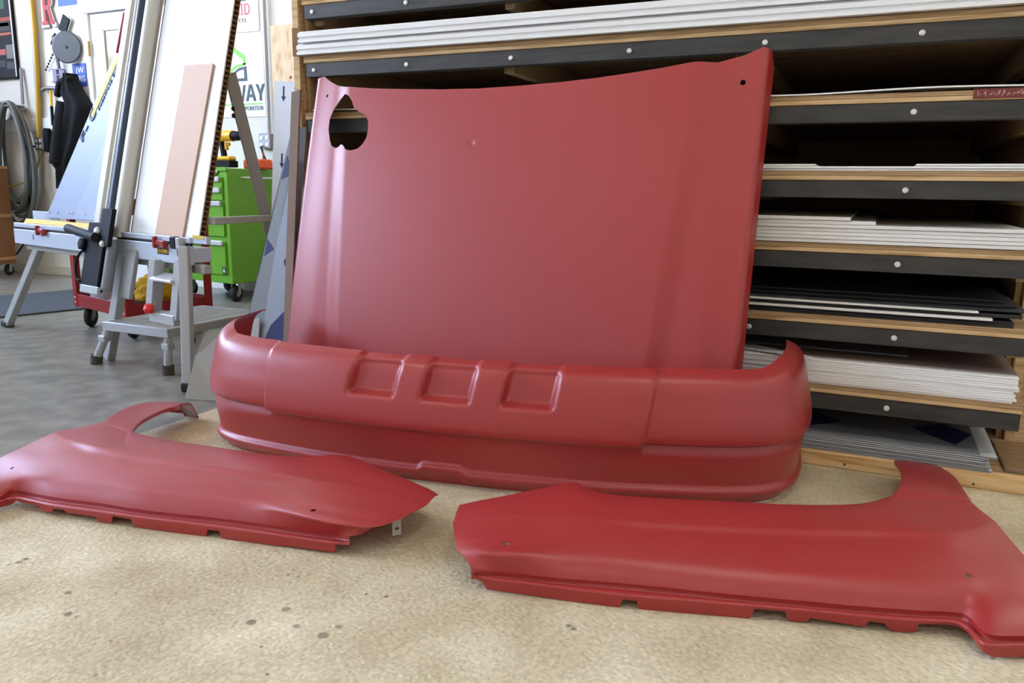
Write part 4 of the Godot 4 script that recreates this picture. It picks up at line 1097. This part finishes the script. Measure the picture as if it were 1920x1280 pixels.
# ---------------------------------------------------------------- tool chest
func build_toolbox() -> void:
	var ty := 0.14
	var b := Basis(Vector3(cos(ty), 0, sin(ty)), UP, Vector3(-sin(ty), 0, cos(ty)))
	var O := Vector3(-4.23, 0, -1.77)
	var t := thing("tool_chest", "bright green rolling tool chest with silver drawer pulls", "tool chest", O, b)
	var W := 0.66
	var D := 0.5
	part(t, "body", G.new().box(Vector3(-W * .5, 0.555, -D * .5), Vector3(W, 0.83, D), 0.006), M.green)
	part(t, "top_lip", G.new().box(Vector3(-W * .5, 0.962, 0.004), Vector3(W, 0.03, 0.012), 0.003), M.green)
	for q in [[0.868, 0.075], [0.785, 0.085], [0.675, 0.115], [0.545, 0.125], [0.325, 0.245]]:
		var dr := part(t, "drawer", G.new().box(Vector3(-W * .5 - 0.005, q[0], 0.006), Vector3(W - 0.09, q[1], 0.016), 0.003), M.green)
		part(dr, "pull", G.new().box(Vector3(-W * .5 - 0.012, q[0] + q[1] * .5 - 0.014, 0.022), Vector3(W - 0.105, 0.036, 0.02), 0.006), M.chrome, "silver drawer pull")
	part(t, "base", G.new().box(Vector3(-W * .5, 0.165, -D * .5), Vector3(W + 0.004, 0.05, D + 0.004), 0.004), M.green)
	part(t, "side_handle", G.new().tube([Vector3(0.0, 0.905, -0.12), Vector3(0.05, 0.905, -0.12), Vector3(0.05, 0.905, -0.40), Vector3(0.0, 0.905, -0.40)], 0.008, 8), M.chrome)
	part(t, "badge", G.new().prism(PackedVector2Array([Vector2(-.06, .018), Vector2(.06, .018), Vector2(.045, -.008), Vector2(0, -.028), Vector2(-.045, -.008)]), Vector3(-0.15, 0.938, 0.012), 0.004), M.chrome, "chrome badge")
	letters(t, "badge_text", "PER", -0.165, -0.105, 0.928, 0.948, Vector3(0, 0, 0.0145), Basis.IDENTITY, M.dark_fill, 700)
	part(t, "tree_sticker", G.new().box(Vector3(-0.075, 0.235, 0.0145), Vector3(0.04, 0.055, 0.001)), mat(srgb(18, 62, 46), 0.5), "dark green sticker")
	part(t, "tree_mark", G.new().prism(PackedVector2Array([Vector2(-.013, -.012), Vector2(.013, -.012), Vector2(0, .02)]), Vector3(-0.075, 0.235, 0.0154), 0.0008), M.white)
	for q in [[-0.06, -0.07], [-0.60, -0.07], [-0.06, -0.43], [-0.60, -0.43]]:
		wheel(t, Vector3(q[0], 0.06, q[1]), 0.06, 0.045, 0.3)
	# cordless drill standing on the chest
	var at := O + b * Vector3(-0.16, 0.978, -0.12)
	var d := thing("cordless_drill", "yellow and black cordless drill standing on the green tool chest", "drill", at, Basis(UP, -0.05).scaled(Vector3.ONE * 1.12))
	part(d, "battery", G.new().box(Vector3(0, 0.022, 0), Vector3(0.145, 0.044, 0.075), 0.006), M.black)
	part(d, "battery_cap", G.new().box(Vector3(0, 0.056, 0), Vector3(0.135, 0.03, 0.07), 0.012), M.tool_yellow)
	part(d, "grip", G.new().bar(Vector3(-0.012, 0.06, 0), Vector3(-0.03, 0.165, 0), 0.042, 0.036, Vector3(0, 0, 1), 0.012), M.black)
	part(d, "trigger", G.new().box(Vector3(0.012, 0.135, 0), Vector3(0.022, 0.05, 0.026), 0.006).box(Vector3(0.035, 0.147, 0), Vector3(0.016, 0.022, 0.02), 0.005), M.tool_yellow)
	part(d, "motor_housing", G.new().tube([Vector3(-0.09, 0.2, 0), Vector3(-0.08, 0.2, 0), Vector3(0.06, 0.2, 0), Vector3(0.075, 0.198, 0)], 0.036, 16), M.tool_yellow)
	part(d, "name_panel", G.new().box(Vector3(-0.025, 0.205, 0.036), Vector3(0.06, 0.03, 0.003), 0.002), mat(srgb(58, 44, 26), 0.5))
	part(d, "chuck", G.new().lathe(Vector3(0.075, 0.198, 0), [Vector2(.03, 0), Vector2(.03, .05), Vector2(.024, .075), Vector2(.01, .095), Vector2(0, .096)], 16, Basis(Vector3(0, -1, 0), Vector3(1, 0, 0), Vector3(0, 0, 1))), M.black)
	part(d, "drill_bit", G.new().tube([Vector3(0.165, 0.198, 0), Vector3(0.225, 0.198, 0)], 0.0025, 6), M.alu)
	solo("orange_tray", G.new().box(Vector3(0, 0.035, 0), Vector3(0.2, 0.07, 0.12), 0.012), M.orange, "orange plastic organiser tray standing on the green tool chest", "tray", O + b * Vector3(0.0 - 0.03, 0.971, -0.30), b)
	var pl := thing("screwdriver", "slim screwdriver with clear red handle upright in the orange tray", "screwdriver", O + b * Vector3(0.03, 1.041, -0.30), b * Basis(Vector3(0, 0, 1), -0.1))
	part(pl, "handle", G.new().tube([Vector3.ZERO, Vector3(0, 0.05, 0)], 0.006, 8), mat(srgb(190, 60, 40), 0.3))
	part(pl, "shaft", G.new().tube([Vector3(0, 0.05, 0), Vector3(0, 0.11, 0)], 0.003, 6), M.alu)
	solo("dark_pouch", G.new().box(Vector3(0, 0.015, 0), Vector3(0.1, 0.03, 0.08), 0.008), mat(srgb(48, 52, 40), 0.9), "low dark pouch lying at the back of the green tool chest", "pouch", O + b * Vector3(-0.06, 0.971, -0.44), b)

# ---------------------------------------------------------------- things on and by the back wall
func build_wall_things() -> void:
	var Z := BACK
	# beige wallboard and a white rail at the far end of the wall
	var g := G.new().box(Vector3((LEFT - 6.99) * 0.5, 2.35, Z + 0.005), Vector3(-6.99 - LEFT, 4.7, 0.01), 0.001)
	struct("trim_1", g, mat(srgb(214, 205, 188), 0.85), "beige wallboard left of the conduits", "wallboard")
	struct("trim_2", G.new().box(Vector3((LEFT - 6.4) * 0.5, 1.37, Z + 0.012), Vector3(-6.4 - LEFT, 0.115, 0.018), 0.002), mat(srgb(232, 228, 222), 0.7), "white horizontal rail board on the wall", "trim")
	struct("trim_3", G.new().box(Vector3(-6.65, 0.65, Z + 0.006), Vector3(0.7, 1.3, 0.012), 0.001), mat(srgb(226, 218, 200), 0.8), "cream lower wallboard below the rail", "wallboard")
	# door
	var dr := Node3D.new(); dr.name = "door_1"; add_child(dr)
	dr.set_meta("kind", "structure"); dr.set_meta("label", "white door with a small window in the back wall"); dr.set_meta("category", "door")
	dr.position = Vector3(-5.82, 0, Z)
	part(dr, "leaf", G.new().box(Vector3(0, 1.13, 0.01), Vector3(0.86, 2.26, 0.02), 0.002), mat(srgb(244, 243, 240), 0.5))
	for x in [-0.455, 0.455]:
		part(dr, "jamb", G.new().box(Vector3(x, 1.15, 0.02), Vector3(0.05, 2.3, 0.04), 0.003), mat(srgb(238, 236, 232), 0.6))
	part(dr, "head", G.new().box(Vector3(0, 2.285, 0.025), Vector3(0.96, 0.04, 0.05), 0.003), mat(srgb(206, 204, 200), 0.6))
	part(dr, "window_frame", G.new().box(Vector3(-0.13, 2.125, 0.026), Vector3(0.28, 0.02, 0.02), 0.002).box(Vector3(-0.26, 1.94, 0.026), Vector3(0.02, 0.38, 0.02), 0.002).box(Vector3(0.0, 1.94, 0.026), Vector3(0.02, 0.38, 0.02), 0.002).box(Vector3(-0.13, 1.755, 0.026), Vector3(0.28, 0.02, 0.02), 0.002), mat(srgb(226, 226, 222), 0.5))
	part(dr, "pane", G.new().box(Vector3(-0.13, 1.94, 0.022), Vector3(0.25, 0.36, 0.004)), mat(srgb(176, 160, 128), 0.15), "tan window pane")
	for y in [1.98, 1.1]:
		part(dr, "hinge", G.new().tube([Vector3(-0.435, y - 0.06, 0.045), Vector3(-0.435, y + 0.06, 0.045)], 0.012, 8), mat(srgb(186, 156, 96), 0.35, 0.6), "brass hinge")
	# framed poster
	var fr := thing("framed_poster", "large dark framed poster hanging high on the beige wallboard", "poster", Vector3(-7.55, 1.80, Z + 0.012))
	part(fr, "print", G.new().box(Vector3(0, 0.4, 0.008), Vector3(0.62, 0.8, 0.012)), mat(srgb(22, 22, 24), 0.8))
	for q in [[Vector3(0.315, 0.4, 0.012), Vector3(0.014, 0.84, 0.024)], [Vector3(-0.315, 0.4, 0.012), Vector3(0.014, 0.84, 0.024)], [Vector3(0, -0.012, 0.012), Vector3(0.64, 0.014, 0.024)], [Vector3(0, 0.812, 0.012), Vector3(0.64, 0.014, 0.024)]]:
		part(fr, "frame", G.new().box(q[0], q[1], 0.002), M.black)
	part(fr, "mat_strip", G.new().box(Vector3(0.293, 0.4, 0.016), Vector3(0.018, 0.8, 0.006), 0.001), mat(srgb(196, 194, 188), 0.5))
	for q in [[.12, .64, .18, .10, srgb(58, 92, 66)], [.16, .50, .24, .035, srgb(150, 66, 58)], [.10, .455, .3, .03, srgb(168, 84, 66)], [.19, .44, .14, .08, srgb(64, 62, 60)], [.12, .375, .3, .02, srgb(176, 92, 68)], [.23, .22, .1, .12, srgb(120, 112, 104)], [.12, .22, .1, .05, srgb(180, 90, 84)], [.08, .12, .14, .06, srgb(60, 60, 62)], [.22, .10, .1, .06, srgb(72, 72, 74)], [.10, .72, .02, .1, srgb(200, 202, 200)]]:
		part(fr, "print_block", G.new().box(Vector3(q[0], q[1], 0.0146), Vector3(q[2], q[3], 0.0012)), mat(q[4], 0.8))
	# conduits
	solo("conduit", G.new().tube([Vector3(-6.97, 3.6, Z + 0.03), Vector3(-6.965, 2.2, Z + 0.03), Vector3(-6.985, 1.9, Z + 0.03), Vector3(-7.0, 1.26, Z + 0.03)], 0.018, 10), mat(srgb(150, 152, 156), 0.4, 0.5), "grey metal conduit running down beside the yellow conduit", "conduit", Vector3.ZERO, Basis.IDENTITY, "conduits on the back wall")
	solo("conduit", G.new().tube([Vector3(-6.925, 3.6, Z + 0.045), Vector3(-6.925, 2.2, Z + 0.045), Vector3(-6.95, 1.8, Z + 0.045), Vector3(-7.01, 1.25, Z + 0.045)], 0.02, 10), mat(srgb(206, 162, 46), 0.5), "yellow conduit running down to the socket box", "conduit", Vector3.ZERO, Basis.IDENTITY, "conduits on the back wall")
	solo("conduit", G.new().tube([Vector3(-4.335, 3.6, Z + 0.03), Vector3(-4.335, 1.25, Z + 0.03)], 0.016, 10), M.alu, "silver metal conduit running down past the shop signs", "conduit", Vector3.ZERO, Basis.IDENTITY, "conduits on the back wall")
	for q in [[-7.02, 1.2, "metal socket box at the foot of the yellow conduit"], [-4.37, 1.19, "metal socket box at the foot of the silver conduit"]]:
		var t := thing("socket_box", q[2], "socket", Vector3(q[0], q[1] - 0.055, Z), Basis.IDENTITY, "socket boxes on the back wall")
		part(t, "box", G.new().box(Vector3(0, 0.055, 0.025), Vector3(0.115, 0.115, 0.05), 0.006), mat(srgb(150, 152, 158), 0.4, 0.6))
		for x in [-0.027, 0.027]:
			for y in [0.03, 0.08]:
				part(t, "outlet", G.new().lathe(Vector3(x, y, 0.05), [Vector2(.017, 0), Vector2(.016, .004), Vector2(0, .004)], 14, Basis(Vector3(1, 0, 0), Vector3(0, 0, 1), Vector3(0, -1, 0))), M.white)
	solo("power_cord", G.new().tube([Vector3(-7.05, 1.175, Z + 0.06), Vector3(-7.05, 1.175, Z + 0.12), Vector3(-7.10, 1.15, Z + 0.14), Vector3(-7.13, 1.05, Z + 0.13), Vector3(-7.12, 0.7, Z + 0.12), Vector3(-7.13, 0.4, Z + 0.12), Vector3(-7.25, 0.2, Z + 0.2), Vector3(-7.5, 0.012, Z + 0.35)], 0.008, 8), M.black, "black power cord hanging from the socket box to the floor", "cord")
	solo("power_cord", G.new().tube([Vector3(-4.38, 1.15, Z + 0.06), Vector3(-4.36, 1.14, Z + 0.1), Vector3(-4.33, 1.08, Z + 0.11), Vector3(-4.29, 1.0, Z + 0.1), Vector3(-4.27, 0.7, Z + 0.07)], 0.007, 8), M.black, "black power cord plugged in above the green tool chest", "cord")
	solo("yellow_cable", G.new().tube([Vector3(-7.0, 1.14, Z + 0.04), Vector3(-7.06, 1.0, Z + 0.05), Vector3(-7.2, 0.85, Z + 0.1), Vector3(-7.4, 0.8, Z + 0.14)], 0.009, 8), mat(srgb(176, 150, 60), 0.6), "yellow cable curving from the socket box behind the hoses", "cable")
	# hose coil on a hook
	var hc := thing("hose_coil", "coil of thick grey hoses hanging from a hook on beige wallboard", "hose", Vector3(-7.26, 0.45, Z + 0.02))
	var rng := RandomNumberGenerator.new(); rng.seed = 12
	for k in 13:
		var pts := []
		var rx := 0.17 + rng.randf() * 0.10
		var ry := 0.43 + rng.randf() * 0.14
		var ox := rng.randf_range(-0.08, 0.04)
		for i in 33:
			var a := TAU * i / 32.0
			pts.append(Vector3(ox + rx * sin(a) * (1.0 - 0.15 * cos(a)), 1.11 - ry + ry * cos(a), 0.04 + 0.013 * k * 0.75 + 0.01 * sin(a * 2.0 + k)))
		part(hc, "loop", G.new().tube(pts, 0.0125 + rng.randf() * 0.004, 8, -1.0, false), mat([srgb(104, 104, 98), srgb(122, 122, 116), srgb(88, 90, 84)][k % 3], 0.55))
	part(hc, "hook", G.new().bar(Vector3(0.07, 1.42, 0.01), Vector3(0.08, 1.10, 0.03), 0.03, 0.01).box(Vector3(0, 1.08, 0.08), Vector3(0.14, 0.02, 0.15), 0.004), mat(srgb(120, 112, 112), 0.5, 0.4))
	# letter sign
	var r := thing("letter_sign", "big red block letter R with white outline fixed to the wall", "sign", Vector3(-6.76, 2.2, Z))
	letters(r, "outline", "R", -0.10, 0.10, -0.012, 0.33, Vector3(0, 0, 0.012), Basis.IDENTITY, mat(srgb(150, 148, 144), 0.5), 900, "Droid Serif", 0.02)
	letters(r, "rim", "R", -0.095, 0.095, -0.006, 0.325, Vector3(0, 0, 0.022), Basis.IDENTITY, M.white, 900, "Droid Serif", 0.008)
	letters(r, "face", "R", -0.078, 0.078, 0.012, 0.31, Vector3(0, 0, 0.028), Basis.IDENTITY, mat(srgb(176, 24, 32), 0.6), 900, "Droid Serif", 0.006)
	solo("notice", G.new().box(Vector3(0, 0.1, 0), Vector3(0.235, 0.2, 0.003)), mat(srgb(58, 92, 176), 0.6), "blue printed notice pinned high beside the red letter", "notice", Vector3(-6.53, 2.358, Z + 0.002))
	# saw blade sculpture
	var sc := thing("wall_sculpture", "wall ornament of a round saw blade with black plates and dashes", "ornament", Vector3(-6.51, 1.84, Z + 0.01))
	part(sc, "blade", G.new().lathe(Vector3(0, 0.165, 0.05), [Vector2(0, .004), Vector2(.125, .004), Vector2(.135, 0), Vector2(.125, -.004), Vector2(0, -.004)], 40, Basis(Vector3(1, 0, 0), Vector3(0, 0, 1), Vector3(0, -1, 0)) * Basis(Vector3(0, 0, 1), -0.35)), mat(srgb(74, 74, 74), 0.4, 0.3), "round steel saw blade")
	part(sc, "hub", G.new().lathe(Vector3(0, 0.165, 0.056), [Vector2(.012, 0), Vector2(.01, .004), Vector2(0, .004)], 12, Basis(Vector3(1, 0, 0), Vector3(0, 0, 1), Vector3(0, -1, 0))), M.dark_fill)
	for q in [[-0.045, 0.36, 0.095, 0.14, -0.55], [-0.185, 0.235, 0.07, 0.11, -0.65]]:
		var pb := Basis(Vector3(0, 0, 1), q[4])
		part(sc, "plate_rim", G.new().box(Vector3(q[0], q[1], 0.012), Vector3(q[2] + 0.014, q[3] + 0.014, 0.008), 0.002, pb), M.white)
		part(sc, "plate", G.new().box(Vector3(q[0], q[1], 0.02), Vector3(q[2], q[3], 0.012), 0.002, pb), M.black)
	part(sc, "stem", G.new().bar(Vector3(-0.19, 0.28, 0.03), Vector3(-0.15, 0.0, 0.03), 0.028, 0.012), mat(srgb(66, 62, 60), 0.5))
	for k in 7:
		part(sc, "dash", G.new().box(Vector3(-0.225 - k * 0.021, 0.145 - k * 0.024, 0.01), Vector3(0.022, 0.02, 0.006), 0.002, Basis(Vector3(0, 0, 1), 0.85)), M.black)
	var lb := thing("letter_sign", "small lavender checked block letter below the saw blade ornament", "sign", Vector3(-6.71, 1.73, Z))
	letters(lb, "letter", "B", -0.095, 0.095, 0.0, 0.115, Vector3(0, 0, 0.012), Basis.IDENTITY, mat(srgb(142, 136, 156), 0.6), 900, "Droid Serif", 0.02)
	var js := thing("sign_plate", "small square blue sign plate with white lettering by the door", "sign", Vector3(-6.45, 1.685, Z))
	part(js, "plate", G.new().box(Vector3(0, 0.095, 0.004), Vector3(0.17, 0.19, 0.006), 0.001), mat(srgb(44, 78, 172), 0.5))
	letters(js, "text", "JW", -0.045, 0.06, 0.1, 0.16, Vector3(0, 0, 0.008), Basis.IDENTITY, M.white)
	letters(js, "text", ".ORG", -0.07, 0.07, 0.035, 0.085, Vector3(0, 0, 0.008), Basis.IDENTITY, M.white)
	# hammer
	var hm := thing("hammer", "claw hammer with yellow and black grip hanging on the wall", "hammer", Vector3(-6.81, 1.355, Z + 0.02))
	part(hm, "grip", G.new().bar(Vector3(-0.008, 0, 0.015), Vector3(-0.002, 0.17, 0.015), 0.03, 0.02, Vector3(0, 0, 1), 0.006), M.black)
	part(hm, "handle", G.new().bar(Vector3(-0.002, 0.17, 0.015), Vector3(0.003, 0.30, 0.015), 0.028, 0.018, Vector3(0, 0, 1), 0.005), M.tool_yellow)
	part(hm, "head", G.new().tube([Vector3(-0.10, 0.31, 0.015), Vector3(-0.06, 0.325, 0.015), Vector3(0.0, 0.325, 0.015), Vector3(0.06, 0.322, 0.015), Vector3(0.11, 0.308, 0.015)], 0.02, 10, 0.014), mat(srgb(126, 124, 120), 0.4, 0.6))
	solo("brush_holder", G.new().bar(Vector3(-0.02, 0.0, 0), Vector3(0.0, 0.21, 0), 0.07, 0.04, Vector3(0, 0, 1), 0.008), M.black, "slim black holder hanging between hammer and socket box", "holder", Vector3(-6.90, 1.125, Z + 0.035))
	# jacket
	var jk := thing("jacket", "black jacket hanging on the wall beside the door", "jacket", Vector3(-6.62, 0.80, Z + 0.03))
	var nu := 40
	var nv := 30
	var p := PackedVector3Array(); p.resize(nu * nv)
	var lw := [[0.0, -.10], [.17, -.11], [.2, -.185], [.5, -.07], [.76, .02], [.81, -.02], [.9, .06], [.97, .115]]
	var rw := [[0.0, .0], [.18, .05], [.4, .22], [.566, .30], [.707, .366], [.834, .27], [.9, .23], [.97, .205]]
	for j in nv:
		var y := 0.98 * j / (nv - 1)
		for i in nu:
			var f := float(i) / (nu - 1)
			var x := lerpf(pick(lw, y), pick(rw, y), f)
			p[j * nu + i] = Vector3(x, y, 0.02 + 0.10 * sin(f * PI) + 0.018 * sin(f * 17.0 + y * 2.0) * (1.0 - y * 0.6))
	part(jk, "body", G.new().sheet(p, nu, nv, 0.004), M.cloth_black)
	part(jk, "collar", G.new().tube([Vector3(0.0, 0.80, 0.08), Vector3(0.07, 0.90, 0.1), Vector3(0.14, 0.95, 0.07), Vector3(0.2, 0.92, 0.1)], 0.028, 10), M.cloth_black)
	part(jk, "sleeve", G.new().tube([Vector3(0.09, 0.74, 0.09), Vector3(0.03, 0.5, 0.11), Vector3(-0.08, 0.22, 0.1)], 0.06, 14, 0.055), M.cloth_black)
	# shop signs on the white wall
	var s1 := thing("shop_sign", "white wall sign with crimson capitals above small black capitals", "sign", Vector3(-4.72, 2.05, Z))
	part(s1, "board", G.new().box(Vector3(0, 0.17, 0.004), Vector3(0.62, 0.42, 0.006), 0.001), mat(srgb(246, 245, 243), 0.5))
	letters(s1, "crimson_text", "MID", 0.055, 0.225, 0.085, 0.165, Vector3(0, 0, 0.008), Basis.IDENTITY, mat(srgb(196, 40, 84), 0.5), 400)
	letters(s1, "black_text", "G CO.", 0.06, 0.195, 0.032, 0.06, Vector3(0, 0, 0.008), Basis.IDENTITY, M.dark_fill, 400)
	part(s1, "rule", G.new().box(Vector3(0.165, 0.19, 0.008), Vector3(0.055, 0.008, 0.002)).box(Vector3(0.19, 0.21, 0.008), Vector3(0.008, 0.045, 0.002)), mat(srgb(60, 50, 70), 0.5))
	var s2 := thing("shop_sign", "white wall sign with green house logo and dark teal capitals", "sign", Vector3(-4.75, 1.38, Z))
	part(s2, "board", G.new().box(Vector3(0, 0.31, 0.004), Vector3(0.74, 0.62, 0.006), 0.001), mat(srgb(246, 246, 244), 0.5))
	var teal := mat(srgb(22, 62, 66), 0.5)
	var lime := mat(srgb(128, 210, 62), 0.5)
	letters(s2, "teal_text", "WAY", 0.035, 0.372, 0.118, 0.242, Vector3(0, 0, 0.008), Basis.IDENTITY, teal, 700)
	part(s2, "green_rule", G.new().box(Vector3(0.0, 0.096, 0.008), Vector3(0.68, 0.008, 0.002)), lime)
	letters(s2, "teal_text", "NT", -0.12, -0.07, 0.048, 0.080, Vector3(0, 0, 0.008), Basis.IDENTITY, teal, 400)
	letters(s2, "teal_text", "E CORPORATION", 0.06, 0.345, 0.048, 0.080, Vector3(0, 0, 0.008), Basis.IDENTITY, teal, 400)
	part(s2, "logo_roof", G.new().prism(PackedVector2Array([Vector2(-.02, .54), Vector2(.06, .54), Vector2(.19, .455), Vector2(.19, .39), Vector2(.165, .39), Vector2(.165, .43), Vector2(.05, .50), Vector2(-.02, .50)]), Vector3(0, 0, 0.008), 0.002), lime)
	part(s2, "logo_sweep", G.new().prism(PackedVector2Array([Vector2(-.02, .30), Vector2(.02, .355), Vector2(.08, .39), Vector2(.19, .405), Vector2(.19, .39), Vector2(.10, .375), Vector2(.05, .345), Vector2(.01, .29)]), Vector3(0, 0, 0.008), 0.002), lime)
	part(s2, "logo_base", G.new().prism(PackedVector2Array([Vector2(.02, .27), Vector2(.20, .27), Vector2(.195, .38), Vector2(.12, .37), Vector2(.06, .335), Vector2(.035, .295), Vector2(.06, .295), Vector2(.08, .33), Vector2(.125, .352), Vector2(.17, .357), Vector2(.172, .292), Vector2(.02, .292)]), Vector3(0, 0, 0.0085), 0.002), teal)
	# wooden cart at the far end
	var wc := thing("wooden_cart", "brown wooden cart with shelves and casters by the hose coil", "cart", Vector3(-7.52, 0, -1.88), Basis(UP, 0.1))
	for x in [-0.28, 0.28]:
		part(wc, "side", G.new().box(Vector3(x, 0.55, 0), Vector3(0.03, 0.88, 0.5), 0.003), mat(srgb(138, 92, 54), 0.6))
	for y in [0.16, 0.55, 0.98]:
		part(wc, "shelf", G.new().box(Vector3(0, y, 0.01), Vector3(0.6, 0.03, 0.52), 0.003), mat(srgb(186, 140, 92), 0.6))
	part(wc, "door_panel", G.new().box(Vector3(0, 0.62, 0.255), Vector3(0.55, 0.24, 0.02), 0.003), mat(srgb(112, 72, 42), 0.6))
	for q in [[-0.25, -0.2], [0.25, -0.2], [-0.25, 0.2], [0.25, 0.2]]:
		wheel(wc, Vector3(q[0], 0.05, q[1]), 0.05, 0.03, 0.2)
	solo("red_cloth", G.new().prism(PackedVector2Array([Vector2(-.12, 0), Vector2(.06, 0), Vector2(.10, -.30), Vector2(-.04, -.27)]), Vector3.ZERO, 0.012), mat(srgb(112, 24, 28), 0.9), "dark red cloth hanging over the wooden cart corner", "cloth", Vector3(-7.2, 1.0, -1.80), Basis(UP, 1.2))
	# floor mat
	solo("floor_mat", G.new().box(Vector3(0, 0.006, 0), Vector3(1.05, 0.012, 3.0), 0.003), mat(srgb(66, 70, 74), 0.9), "dark grey rubber mat on the concrete by the wall", "mat", Vector3(-5.52, 0.0, -0.6), Basis(UP, -0.24))
	var bc := part(self, "baseboard_back", G.new().box(Vector3(-7.44, 0.04, Z + 0.011), Vector3(2.26, 0.08, 0.022), 0.002), mat(srgb(206, 196, 176), 0.7))
	bc.set_meta("kind", "structure"); bc.set_meta("label", "cream baseboard along the back wall"); bc.set_meta("category", "baseboard")
	solo("paper_cup", G.new().lathe(Vector3.ZERO, [Vector2(0, 0), Vector2(.028, 0), Vector2(.042, .085), Vector2(.036, .085), Vector2(.024, .006), Vector2(0, .006)], 16), mat(srgb(240, 196, 128), 0.6), "pale orange paper cup on the wall shelf below the jacket", "cup", Vector3(-6.70, 0.70, Z + 0.09))
	solo("wall_shelf", G.new().box(Vector3(0, -0.012, 0.07), Vector3(0.3, 0.02, 0.13), 0.003), mat(srgb(196, 160, 112), 0.6), "small wooden wall shelf below the hanging jacket", "shelf", Vector3(-6.62, 0.697, Z + 0.012))
